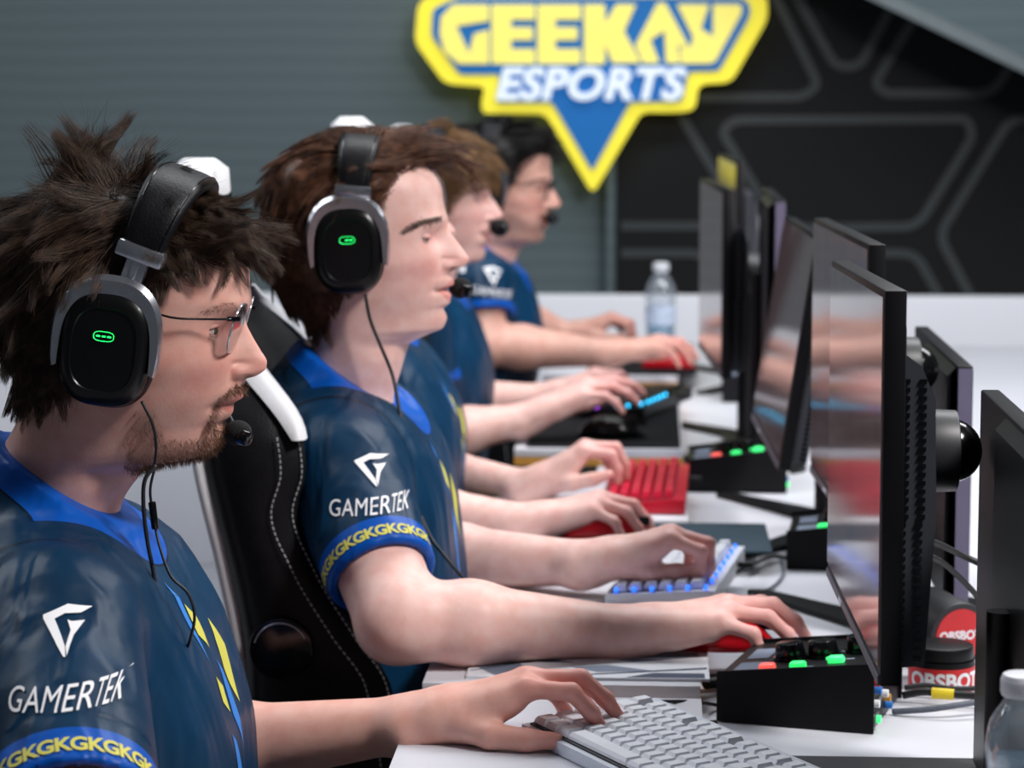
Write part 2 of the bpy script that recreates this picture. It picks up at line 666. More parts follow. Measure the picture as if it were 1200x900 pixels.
# dark printed panel with pale hexagon outlines
M['dark_panel'] = mat('dark_wall_panel', sr(11, 12, 16), 0.9, var=0.05, scale=2)
M['panel_line'] = mat('grey_panel_line', sr(58, 62, 64), 0.8, var=0.05)
YP = YW - 0.02
xl = at(722, 300, YP).x
bm = BM()
box(bm, ((xl + 5.0) / 2, YP + 0.03, 2.0), (5.0 - xl, 0.06, 4.0))


def line(pts, w=0.030, rr=0.05):
    P = [at(740 + x / 2.5, y / 2.5, YP) for x, y in pts]
    P = [(p.x, p.z) for p in P]
    out = [P[0]]
    for i in range(1, len(P) - 1):
        a, bb, c = Vector(P[i - 1]), Vector(P[i]), Vector(P[i + 1])
        d1, d2 = a - bb, c - bb
        q = min(rr, d1.length * 0.45, d2.length * 0.45)
        s, e = bb + d1.normalized() * q, bb + d2.normalized() * q
        for k in range(7):
            t = k / 6
            out.append((s * (1 - t) + bb * t) * (1 - t) + (bb * (1 - t) + e * t) * t)
    out.append(P[-1])
    sweep(bm, [Vector((p[0], YP, p[1])) for p in out], [(-w / 2, -0.004), (w / 2, -0.004), (w / 2, 0.004), (-w / 2, 0.004)], up=(0, 1, 0), mi=1)


for L_ in ([(395, -60), (470, 90), (548, 250), (500, 284), (160, 286)], [(440, -90), (490, 0), (598, 195), (668, 195), (760, 25), (830, -110)],
           [(840, 35), (712, 245), (745, 274), (1058, 274), (1150, 130)], [(392, 600), (265, 385), (300, 352), (985, 348), (1000, 400), (838, 664), (455, 668)],
           [(1200, 345), (1108, 350), (900, 690), (1000, 880)], [(720, 742), (832, 742), (920, 900)], [(-30, 742), (210, 742), (300, 900)], [(-30, 662), (205, 662)],
           [(140, 330), (262, 535), (330, 640)], [(720, 742), (600, 742), (500, 900)]):
    line(L_)
struct(obj('wall_panel', bm, [M['dark_panel'], M['panel_line']]))
bm = BM(); cyl(bm, (xl - 0.02, YP - 0.005, 0), (xl - 0.02, YP - 0.005, 4.0), 0.018, seg=12); struct(obj('trim_1', bm, M['grey_wall']))

# sloping grey overhead panel at the top right
bm = BM()
prism(bm, [at(x, y, 8.25) for x, y in ((1020, -12), (1215, 82), (1300, 82), (1300, -300), (400, -300))], (0, 0.12, 0), bev=0.02)
struct(obj('trim_2', bm, M['grey_wall'], smooth=None))
bm = BM()
sweep(bm, [at(1005, -16, 8.24), at(1300, 125, 8.24)], [(-0.02, -0.02), (0.02, -0.02), (0.02, 0.02), (-0.02, 0.02)])
struct(obj('trim_3', bm, mat('painted_lit_edge', sr(112, 122, 126), 0.6)))  # lit edge of the overhead panel, painted as a paler strip

# white barrier behind the players
bz = at(600, 347, 7.35).z
bm = BM(); box(bm, (0, 7.40, bz / 2), (10, 0.1, bz), 0.006)
struct(obj('barrier_wall', bm, M['barrier']))

# ------------------------------------------------------------------ the team sign
YS = 8.50


def sp(x, y, d=0.0):
    p = at(460 + x / 2.609, y / 2.609, YS)
    return Vector((p.x, YS - d, p.z))


sg = empty('team_sign', sp(610, 250), label='large yellow and blue lettered team emblem with a pointed base on the back wall', cat='sign')
off = sp(610, 250)
M['sign_yellow'] = mat('sign_yellow_face', sr(240, 224, 60), 0.5, emit=0.50, var=0.0, ecol=sr(246, 230, 60))
M['sign_letter'] = mat('sign_pale_yellow_letters', sr(240, 226, 110), 0.5, emit=0.50, var=0.0, ecol=sr(246, 232, 118))
M['sign_blue'] = mat('sign_blue_face', sr(0, 92, 160), 0.5, emit=0.42, var=0.0, ecol=sr(0, 104, 178))
M['sign_white'] = mat('sign_white_letters', sr(232, 242, 250), 0.5, emit=0.40, var=0.0, ecol=sr(235, 244, 255))


def plate(name, polys, d0, d1, mt, rr=0, bev=0.0):
    bm = BM()
    for poly in polys:
        pts = round_poly(poly, rr) if rr else poly
        prism(bm, [sp(x, y, d0) for x, y in pts], (0, -(d1 - d0), 0), bev=bev)
    return obj(name, bm, mt, sg, smooth=30, off=off)


plate('backing_plate', [[(68, 130), (78, 10), (180, -60), (1075, -60), (1146, -10), (1146, 60), (1035, 252), (935, 258), (925, 338), (850, 345), (762, 342), (612, 594), (468, 348), (275, 346), (272, 310), (284, 265), (160, 256)]], -0.04, 0.0, M['sign_yellow'], 28)
plate('blue_panel', [[(120, 110), (124, 28), (200, -8), (1072, -8), (1094, 18), (1092, 52), (998, 217), (905, 219), (885, 310), (727, 313), (611, 524), (488, 313), (316, 313), (330, 228), (206, 228)]], 0.0, 0.012, M['sign_blue'], 14)
LETTERS = [
    [(146, 104), (150, 52), (186, 14), (296, 14), (296, 64), (196, 80), (236, 164), (250, 104), (296, 92), (296, 195), (204, 195), (160, 158)],
    [(304, 14), (436, 14), (436, 60), (364, 60), (364, 84), (430, 84), (430, 122), (364, 122), (364, 150), (436, 150), (436, 195), (304, 195)],
    [(444, 14), (576, 14), (576, 60), (499, 60), (499, 84), (566, 84), (566, 122), (499, 122), (499, 150), (576, 150), (576, 195), (444, 195)],
    [(586, 14), (650, 14), (650, 70), (684, 14), (744, 14), (708, 96), (760, 192), (672, 192), (650, 134), (650, 195), (586, 195)],
    [(810, 10), (834, 10), (904, 140), (870, 140), (880, 192), (836, 192), (832, 94), (788, 122), (816, 192), (766, 192), (742, 140)],
    [(870, 14), (968, 14), (942, 88), (980, 112), (980, 14), (1064, 14), (1068, 38), (986, 188), (968, 194), (884, 194), (878, 146), (914, 140), (918, 112)]]
for q in LETTERS:
    plate('letter', [q], 0.012, 0.024, M['sign_letter'])
tb = text_bm('ESPORTS', 0.165, bold=0.0065, shear=0.22, extrude=0.010, spacing=1.06)
w = max(v.co.x for v in tb.verts) - min(v.co.x for v in tb.verts)
h = max(v.co.y for v in tb.verts) - min(v.co.y for v in tb.verts)
W_ = (sp(898, 255) - sp(318, 255)).length
H_ = (sp(600, 205) - sp(600, 308)).length
cx = (max(v.co.x for v in tb.verts) + min(v.co.x for v in tb.verts)) / 2
cy = (max(v.co.y for v in tb.verts) + min(v.co.y for v in tb.verts)) / 2
c = sp(608, 256, 0.03)
for v in tb.verts:
    v.co = Vector((c.x + (v.co.x - cx) * W_ / w, c.y - v.co.z, c.z + (v.co.y - cy) * H_ / h))
obj('white_lettering', tb, M['sign_white'], sg, smooth=None, off=off)

# ------------------------------------------------------------------ desk and boards
dk = empty('long_desk', (0.48, 4.1, 0), label='long white table running away from the camera under all the monitors', cat='table')
bm = BM(); box(bm, (0.07, 0, 0.72), (1.30, 4.9, 0.04), 0.004); obj('table_top', bm, M['desk'], dk)
for y in (-2.3, -0.8, 0.8, 2.3):
    for x in (-0.5, 0.6):
        bm = BM(); box(bm, (x, y, 0.35), (0.05, 0.05, 0.70), 0.004); obj('leg', bm, M['white_plastic'], dk)
bm = BM(); box(bm, (0.30, 0, 0.48), (0.03, 4.6, 0.40), 0.003); obj('modesty_panel', bm, M['white_plastic'], dk)

BOARDS = [(1.60, 2.60, 'white keyboard board nearest the camera with the pale keyboard on it'),
          (2.655, 3.66, 'white board with wooden edge under the white blue-lit keyboard'),
          (3.70, 4.12, 'white board under the red keyboard'),
          (4.42, 5.28, 'white board with amber wooden edge carrying a black mat and a black mouse'),
          (5.56, 6.30, 'farthest board with amber wooden edge under a black mat')]
for y0, y1, lab in BOARDS:
    cx0, cx1 = -0.245, 0.05
    t = empty('keyboard_board', ((cx0 + cx1) / 2, (y0 + y1) / 2, DESK_Z + 0.0005), label=lab, cat='board', group='boards laid along the table edge')
    bm = BM(); box(bm, (0, 0, 0.0075), (cx1 - cx0, y1 - y0, 0.015)); obj('plywood_core', bm, M['board_edge'], t)
    bm = BM(); box(bm, (0, 0, 0.0222), (cx1 - cx0, y1 - y0, 0.0143), 0.001); obj('laminate_top', bm, M['desk'], t)


def mat_thing(name, lab, x0, x1, y0, y1, m, z=BOARD_Z, th=0.003, grp=None, rr=0.008):
    c = Vector(((x0 + x1) / 2, (y0 + y1) / 2, z))
    bm = BM()
    pts = round_poly([(x0 - c.x, y0 - c.y), (x1 - c.x, y0 - c.y), (x1 - c.x, y1 - c.y), (x0 - c.x, y1 - c.y)], rr)
    prism(bm, [(p[0], p[1], 0) for p in pts], (0, 0, th))
    o = obj(name, bm, m, None, smooth=None)
    o.location = c
    return tag(o, lab, 'mouse mat', grp)


mat_thing('mouse_mat', 'black cloth mat under the black mouse, on the fourth board', -0.225, 0.045, 4.435, 5.26, M['pad_black'])
mat_thing('mouse_mat', 'farthest black cloth mat, under the red mouse by the water bottle', -0.15, 0.09, 5.575, 6.25, M['pad_black'])
mat_thing('mouse_mat', 'dark teal cloth mat beyond the white blue-lit keyboard', -0.15, 0.16, 3.43, 3.655, M['pad_teal'])
mat_thing('mouse_mat', 'dark mat edge on the table at the bottom right by the bottle', 0.10, 0.70, 1.75, 2.475, M['dark_grey'], z=DESK_Z, th=0.004)

# patterned mat under the second player's arm
bm = BM()
x0, x1, y0, y1 = -0.20, 0.06, 2.675, 3.06
prism(bm, [(x0, y0, BOARD_Z), (x1, y0, BOARD_Z), (x1, y1, BOARD_Z), (x0, y1, BOARD_Z)], (0, 0, 0.003))
z = BOARD_Z + 0.0032
for q, mi in (([(-0.17, 2.68), (-0.10, 2.68), (-0.20, 2.80), (-0.20, 2.735)], 1), ([(-0.06, 2.70), (0.00, 2.71), (-0.05, 2.735), (-0.09, 2.725)], 1),
              ([(-0.03, 2.677), (0.055, 2.677), (0.055, 2.70), (0.0, 2.70)], 2), ([(-0.20, 2.70), (-0.195, 2.70), (-0.02, 2.83), (-0.03, 2.83)], 2),
              ([(0.058, 2.72), (0.058, 2.728), (-0.10, 2.683), (-0.08, 2.683)], 2), ([(-0.12, 2.745), (-0.085, 2.745), (-0.13, 2.77), (-0.16, 2.77)], 2),
              ([(-0.02, 2.75), (0.05, 2.78), (0.05, 2.80), (-0.04, 2.76)], 1)):
    vs = [bm.verts.new((x, y, z)) for x, y in q]
    f = bm.faces.new(vs); f.material_index = mi
o = obj('mouse_mat', bm, [M['paper'], M['ink_grey'], M['ink_navy']], None, smooth=None, off=(-0.07, 2.86, BOARD_Z))
o.location = (-0.07, 2.86, BOARD_Z)
tag(o, 'white mat printed with grey and navy diagonal shapes', 'mouse mat')

# ------------------------------------------------------------------ monitors
MON_W, MON_H = 0.555, 0.330


def make_monitor(lab, group, loc, rz=0.0, tilt=0.0, screen=True, zc=1.06, stand_x=0.055, roll=0.0, disc=False):
    """screen towards -x; origin on the table under the panel"""
    t = empty('monitor', loc, rz, lab, 'monitor', group)
    zc -= DESK_Z
    R = Matrix.Translation((0, 0, zc)) @ Matrix.Rotation(roll, 4, 'X') @ Matrix.Rotation(tilt, 4, 'Y')

    def fin(name, bm, m, par, sm=35):
        bmesh.ops.transform(bm, matrix=R, verts=bm.verts)
        return obj(name, bm, m, par, smooth=sm)
    bm = BM(); box(bm, (0.010, 0, 0), (0.018, MON_W, MON_H), 0.0015)
    p = fin('panel', bm, M['black'], t)
    if screen:
        bm = BM(); box(bm, (0.0002, 0, 0.005), (0.0012, MON_W - 0.012, MON_H - 0.022)); fin('screen', bm, M['screen'], t, None)
        bm = BM(); box(bm, (0.0002, 0, -MON_H / 2 + 0.0045), (0.002, MON_W - 0.004, 0.0085), 0.0005)
        bz_ = fin('lower_bezel', bm, M['mid_grey'], t)
        bm = BM(); box(bm, (-0.001, 0.10, -MON_H / 2 + 0.0045), (0.0006, 0.030, 0.004)); fin('maker_mark', bm, M['white_ink'], bz_, None)
    # rear housing, with a chamfered top and rows of vent slots on its ends
    yh = 0.225
    prof = [(0.019, -0.160), (0.044, -0.158), (0.052, -0.03), (0.050, 0.07), (0.038, 0.098), (0.019, 0.112)]
    bm = BM(); prism(bm, [(x, -yh, z) for x, z in prof], (0, 2 * yh, 0)); h = fin('rear_housing', bm, M['vent_grey'], t, 25)
    for s in (-1, 1):
        for xx in (0.0235, 0.0375):
            bm = BM()
            for i in range(34):
                zz = -0.152 + i * 0.0072
                box(bm, (xx + (0.002 if i > 16 else 0), s * yh, zz), (0.006, 0.003, 0.0034))
            fin('vent_slots', bm, M['black_gloss'], h, None)
    bm = BM(); cyl(bm, (0.048, 0, 0.0), (0.097, 0, 0.0), 0.040, 0.038, seg=40, bev=0.002); fin('mount_hub', bm, M['dark_grey'], t)
    bm = BM(); sph(bm, (0.091, 0, 0.0), 0.030, 28, 18); fin('ball_joint', bm, M['black_gloss'], t)
    # stand
    bm = BM()
    cyl(bm, (stand_x + 0.012, 0, 0.010), (stand_x + 0.012, 0, zc + 0.02), 0.014, seg=20)
    obj('stand_column', bm, M['black'], t)
    bm = BM()
    pts = round_poly([(-0.085, 0.27), (0.03, 0.06), (0.03, -0.06), (-0.085, -0.27), (-0.055, -0.27), (0.085, -0.09), (0.085, 0.09), (-0.055, 0.27)], 0.02)
    if disc:
        cyl(bm, (stand_x + 0.012, -0.03, 0.001), (stand_x + 0.012, -0.03, 0.009), 0.075, seg=40)
    else:
        prism(bm, [(x, y, 0.001) for x, y in pts], (0, 0, 0.007), bev=0.001)
    obj('stand_base', bm, M['black'], t)
    return t


G1 = 'monitors facing the players'
G2 = 'monitors of the opposite row'
make_monitor('nearest monitor, its glossy screen reflecting the players, vents down its side', G1, (0.184, 2.383, DESK_Z), 0.011, roll=-0.023, disc=True, stand_x=0.16, zc=1.0615)
make_monitor('second monitor from the camera, its top just above the nearest one', G1, (0.214, 3.03, DESK_Z), 0.045, zc=1.066)
make_monitor('third monitor, tilted back, with a yellow patch and a blue light streak on its screen', G1, (0.188, 3.83, DESK_Z), 0.030, tilt=0.15, zc=1.030)
make_monitor('narrow pale-screened monitor in front of the fourth player', G1, (0.100, 4.74, DESK_Z), 0.055, zc=1.055)
make_monitor('farthest monitor, its yellow-green screen edge standing highest', G1, (0.156, 5.74, DESK_Z), 0.045, zc=1.075)


def back_monitor(lab, x, yc, zt, zb, side_m, depth=0.55, ridge=True):
    t = empty('monitor', (x, yc, DESK_Z), 0, lab, 'monitor', G2)
    h, zc = zt - zb, (zt + zb) / 2 - DESK_Z
    bm = BM(); box(bm, (0.009, 0, zc), (0.018, depth, h), 0.002); obj('panel', bm, M['black'], t)
    bm = BM(); box(bm, (0.0185, 0, zc + 0.004), (0.001, depth - 0.014, h - 0.02)); obj('screen', bm, M['screen'], t, None)
    bm = BM()
    prism(bm, [(0, depth / 2 - 0.18, -h / 2 + 0.01 + zc), (0, depth / 2 - 0.18, h / 2 - 0.004 + zc), (-0.012, depth / 2 - 0.20, h / 2 - 0.012 + zc), (-0.012, depth / 2 - 0.20, -h / 2 + 0.02 + zc)], (0, -(depth - 0.20), 0))
    obj('rear_housing', bm, M['black'], t)
    bm = BM(); box(bm, (0.009, -depth / 2, zc), (0.016, 0.003, h - 0.006)); obj('side_strip', bm, side_m, t, None)
    bm = BM(); cyl(bm, (-0.018, -0.03, 0.008), (-0.018, -0.03, zc + 0.03), 0.012, seg=18); obj('stand_column', bm, M['black'], t)
    bm = BM(); cyl(bm, (0.0, -0.03, 0.001), (0.0, -0.03, 0.009), 0.07, seg=40); obj('stand_base', bm, M['black'], t)
    return t


M['mauve'] = mat('mauve_grey_plastic', sr(112, 106, 132), 0.5)
back_monitor('black monitor seen from behind at the right edge, beside the clear bottle', 0.310, 2.17, 1.112, 0.748, M['black'])
back_monitor('black monitor back with a mauve side edge, between the nearest monitor and the white wall', 0.352, 3.24, 1.075, 0.775, M['mauve'], 0.50)
back_monitor('dark monitor back with a lilac side edge, standing behind the tilted third monitor', 0.192, 4.43, 1.215, 0.885, M['mauve'], 0.52)

# ------------------------------------------------------------------ control boxes with lit buttons
def make_box(lab, loc, rz, lit=('red', 'green', 'green')):
    """sloped control panel towards -x, sockets on the +x end; origin at the near left bottom corner"""
    t = empty('audio_control_box', loc, rz, lab, 'control box', 'audio control boxes on the table')
    Lx, Ly, h0, h1 = 0.165, 0.165, 0.054, 0.074
    bm = BM()
    prism(bm, [(0, 0, 0.001), (Lx, 0, 0.001), (Lx, 0, h1), (0.0, 0, h0)], (0, 0.003, 0))
    obj('side_plate', bm, M['black_matte'], t, None)
    bm = BM()
    prism(bm, [(0, Ly - 0.003, 0.001), (Lx, Ly - 0.003, 0.001), (Lx, Ly - 0.003, h1), (0.0, Ly - 0.003, h0)], (0, 0.003, 0))
    obj('side_plate', bm, M['black_matte'], t, None)
    hh = lambda x: h0 - 0.004 + (h1 - h0) * x / Lx
    bm = BM()
    prism(bm, [(0.002, 0.003, 0.002), (Lx - 0.003, 0.003, 0.002), (Lx - 0.003, 0.003, hh(Lx)), (0.002, 0.003, hh(0))], (0, Ly - 0.006, 0))
    body = obj('body', bm, M['black'], t, None)
    for x, y, sx, sy in ((0.028, 0.035, 0.030, 0.040), (0.026, 0.10, 0.024, 0.05), (0.088, 0.02, 0.02, 0.004), (0.120, 0.05, 0.03, 0.005), (0.118, 0.09, 0.022, 0.005)):
        bm = BM(); vs = [bm.verts.new((x + a * sx / 2, y + b_ * sy / 2, hh(x + a * sx / 2) + 0.0006)) for a, b_ in ((-1, -1), (1, -1), (1, 1), (-1, 1))]
        bm.faces.new(vs)
        obj('printed_label', bm, M['ink_grey'], body, None)
    sl = math.atan2(h1 - h0, Lx)
    nrm = Vector((-math.sin(sl), 0, math.cos(sl)))
    for x, y in ((0.064, 0.066), (0.098, 0.072), (0.136, 0.088)):
        p = Vector((x, y, hh(x)))
        bm = BM(); cyl(bm, p, p + nrm * 0.004, 0.0185, seg=36); cyl(bm, p + nrm * 0.004, p + nrm * 0.018, 0.0165, 0.0145, seg=36, bev=0.0015)
        obj('knob', bm, M['black_gloss'], t)
    rot = Matrix.Rotation(-sl, 3, 'Y')
    cols = {'red': 'led_red', 'green': 'led_green_soft'}
    for (x, y), c_ in zip(((0.050, 0.016), (0.082, 0.018), (0.118, 0.038)), lit):
        bm = BM(); box(bm, Vector((x, y, hh(x) + 0.002)), (0.017, 0.013, 0.010), 0.003, rot)
        tag(obj('lit_button', bm, M[cols[c_]], t), c_ + ' lit button')
    bm = BM(); box(bm, Vector((0.112, 0.055, hh(0.112) + 0.001)), (0.016, 0.006, 0.003), 0.001, rot); obj('indicator_lamp', bm, M['led_green_soft'], t)
    # sockets on the end
    cols2 = [(M['red_label'], 0.012, 0.052), (M['yellow_tape'], 0.030, 0.055), (M['lightblue_ink'], 0.022, 0.042), (M['white_ink'], 0.046, 0.050), (M['led_green_soft'], 0.020, 0.012), (M['white_ink'], 0.060, 0.030), (M['board_edge'], 0.075, 0.022), (M['lightblue_ink'], 0.085, 0.012), (M['white_ink'], 0.012, 0.030)]
    for m_, y, z_ in cols2:
        bm = BM(); cyl(bm, (Lx - 0.004, y, z_), (Lx + 0.004, y, z_), 0.0042, seg=14); obj('socket', bm, m_, t)
    bm = BM(); box(bm, (Lx - 0.001, 0.020, 0.012), (0.002, 0.022, 0.010)); box(bm, (Lx - 0.001, 0.03, 0.028), (0.002, 0.04, 0.004)); obj('socket_plate', bm, M['mid_grey'], t, None)
    return t


BOX1 = make_box('nearest black control box with red and green buttons, under the nearest monitor', Vector((0.066, 2.62, DESK_Z)), -0.27)
for px_, py_, rz, lit, lab in ((921, 668, -0.10, ('green', 'red', 'green'), 'black control box half hidden behind the nearest screen, one red button showing'),
                               (803, 577, -0.04, ('red', 'green', 'green'), 'black control box with a red and a large green button, beside the black mat'),
                               (846, 472, -0.02, ('red', 'red', 'green'), 'black control box at the end of the farthest wooden board'),
                               (860, 412, 0.0, ('green', 'green', 'green'), 'farthest control box with green light, behind the narrow monitors')):
    t = make_box(lab, atz(px_, py_, DESK_Z), rz, lit)

# ------------------------------------------------------------------ round camera tubs with red labels
def wrap_text(body, size, bold, cx_, cy_, rad, zc, ang, m, name, parent, depth=0.0006):
    tb = text_bm(body, size, bold)
    for k in range(-30, 31):
        bmesh.ops.bisect_plane(tb, geom=tb.verts[:] + tb.edges[:] + tb.faces[:], plane_co=(k * 0.003, 0, 0), plane_no=(1, 0, 0))
    for v in tb.verts:
        a = ang + v.co.x / rad
        v.co = Vector((cx_ + (rad + depth) * math.cos(a), cy_ + (rad + depth) * math.sin(a), zc + v.co.y))
    return obj(name, tb, m, parent, None)


t = empty('webcam_tub', atz(1103, 806, DESK_Z), 0, 'short black round tub with a red lettered band, standing behind the nearest monitor', 'camera')
bm = BM(); cyl(bm, (0, 0, 0.001), (0, 0, 0.028), 0.0365, seg=48); obj('label_band', bm, M['red_label'], t)
bm = BM(); cyl(bm, (0, 0, 0.028), (0, 0, 0.034), 0.0365, 0.036, seg=48); cyl(bm, (0, 0, 0.034), (0, 0, 0.050), 0.035, 0.0345, seg=48, bev=0.003); obj('body', bm, M['black'], t)
wrap_text('OBSBOT', 0.023, 0.0009, 0, 0, 0.0365, 0.014, -PI / 2 + 0.05, M['white_ink'], 'lettering', t)

p0 = at(1099, 668, 2.925); p1 = at(1126, 694, 2.875)
p0.z = DESK_Z + 0.043; p1.z = DESK_Z + 0.040
ax = (p1 - p0).normalized()
t = empty('webcam_tube', Vector(((p0.x + p1.x) / 2, (p0.y + p1.y) / 2, DESK_Z)), 0, 'dark grey tube lying on its side with a round red label on its end', 'camera')
ofs = t.location
bm = BM(); cyl(bm, p0 - ax * 0.03, p1, 0.038, seg=48, bev=0.003); obj('body', bm, M['dark_grey'], t, off=ofs)
bm = BM(); cyl(bm, p1 - ax * 0.002, p1 + ax * 0.001, 0.031, seg=48); lb = obj('end_label', bm, M['red_label'], t, off=ofs)
tb = text_bm('OBSBOT', 0.014, 0.0006)
bmesh.ops.transform(tb, matrix=Matrix.Translation(p1 + ax * 0.0016) @ (Matrix((Vector((ax.y, -ax.x, 0)).normalized() * -1, Vector((0, 0, 1)), ax)).transposed().to_4x4()), verts=tb.verts)
obj('lettering', tb, M['white_ink'], lb, None, off=ofs)

# ------------------------------------------------------------------ bottles
def lathe(bm, prof, seg=36, mi=0):
    rings = []
    for r_, z_ in prof:
        rings.append([bm.verts.new((r_ * math.cos(2 * PI * i / seg), r_ * math.sin(2 * PI * i / seg), z_)) for i in range(seg)])
    for a_, b_ in zip(rings[:-1], rings[1:]):
        for i in range(seg):
            f = bm.faces.new((a_[i], a_[(i + 1) % seg], b_[(i + 1) % seg], b_[i])); f.material_index = mi
    for rr in (rings[0], rings[-1]):
        f = bm.faces.new(rr); f.material_index = mi
    return bm


def make_bottle(lab, loc, sc, label_band):
    t = empty('water_bottle', loc, 0, lab, 'bottle', 'water bottles on the table')
    t.scale = (sc, sc, sc)
    bm = BM()
    lathe(bm, [(0.026, 0.002), (0.031, 0.006), (0.0325, 0.02), (0.0305, 0.03), (0.0325, 0.04), (0.0305, 0.05), (0.0325, 0.06), (0.0305, 0.07), (0.0325, 0.08), (0.031, 0.088), (0.0335, 0.098), (0.0335, 0.108), (0.030, 0.124), (0.022, 0.140), (0.0155, 0.150), (0.0125, 0.155), (0.0125, 0.166)], 48)
    obj('bottle_body', bm, M['bottle'], t, 50)
    bm = BM(); lathe(bm, [(0.025, 0.004), (0.030, 0.008), (0.0315, 0.02), (0.0295, 0.03), (0.0312, 0.038), (0.0295, 0.05)], 40); obj('water', bm, M['water'], t, 50)
    bm = BM(); lathe(bm, [(0.0155, 0.157), (0.0162, 0.159), (0.0162, 0.173), (0.0148, 0.1755)], 44)
    for k in range(44):
        a = 2 * PI * k / 44
        box(bm, (0.0163 * math.cos(a), 0.0163 * math.sin(a), 0.1665), (0.0010, 0.0010, 0.012), rot=Matrix.Rotation(a, 3, 'Z'))
    obj('cap', bm, M['white_plastic'], t)
    if label_band:
        bm = BM(); lathe(bm, [(0.0329, 0.045), (0.0329, 0.085)], 40); tag(obj('label_band', bm, M['label_blue'], t, 50), 'pale blue paper label')
    return t


M['label_blue'] = mat('pale_blue_label', sr(196, 208, 230), 0.6, var=0.2, scale=60)
t = empty('water_bottle', Vector((at(1196, 880, 1.88).x, 1.88, DESK_Z + 0.004)), 0, 'clear plastic bottle with white ribbed cap at the bottom right corner', 'bottle', 'water bottles on the table')
bm = BM()
pr = [(0.022, 0.001), (0.0255, 0.004)]
for k in range(8):
    pr += [(0.0262, 0.012 + k * 0.018), (0.0246, 0.021 + k * 0.018)]
pr += [(0.0262, 0.158), (0.0266, 0.166), (0.0262, 0.174), (0.0235, 0.186), (0.0185, 0.195), (0.0142, 0.201), (0.0125, 0.205), (0.0125, 0.214)]
lathe(bm, pr, 48); obj('bottle_body', bm, M['bottle'], t, 50)
bm = BM(); lathe(bm, [(max(0.001, r_ - 0.0011), z_ + (0.002 if z_ < 0.01 else 0)) for r_, z_ in pr if z_ < 0.16], 40); obj('water', bm, M['water'], t, 50)
bm = BM(); lathe(bm, [(0.0148, 0.206), (0.0154, 0.2075), (0.0154, 0.2195), (0.0142, 0.222), (0.0128, 0.2226)], 44)
for k in range(44):
    a = 2 * PI * k / 44
    box(bm, (0.0155 * math.cos(a), 0.0155 * math.sin(a), 0.2135), (0.0010, 0.0010, 0.010), rot=Matrix.Rotation(a, 3, 'Z'))
obj('cap', bm, M['white_plastic'], t)
make_bottle('small blurred water bottle far off in front of the white wall', atz(774, 404, DESK_Z), 1.20, True)
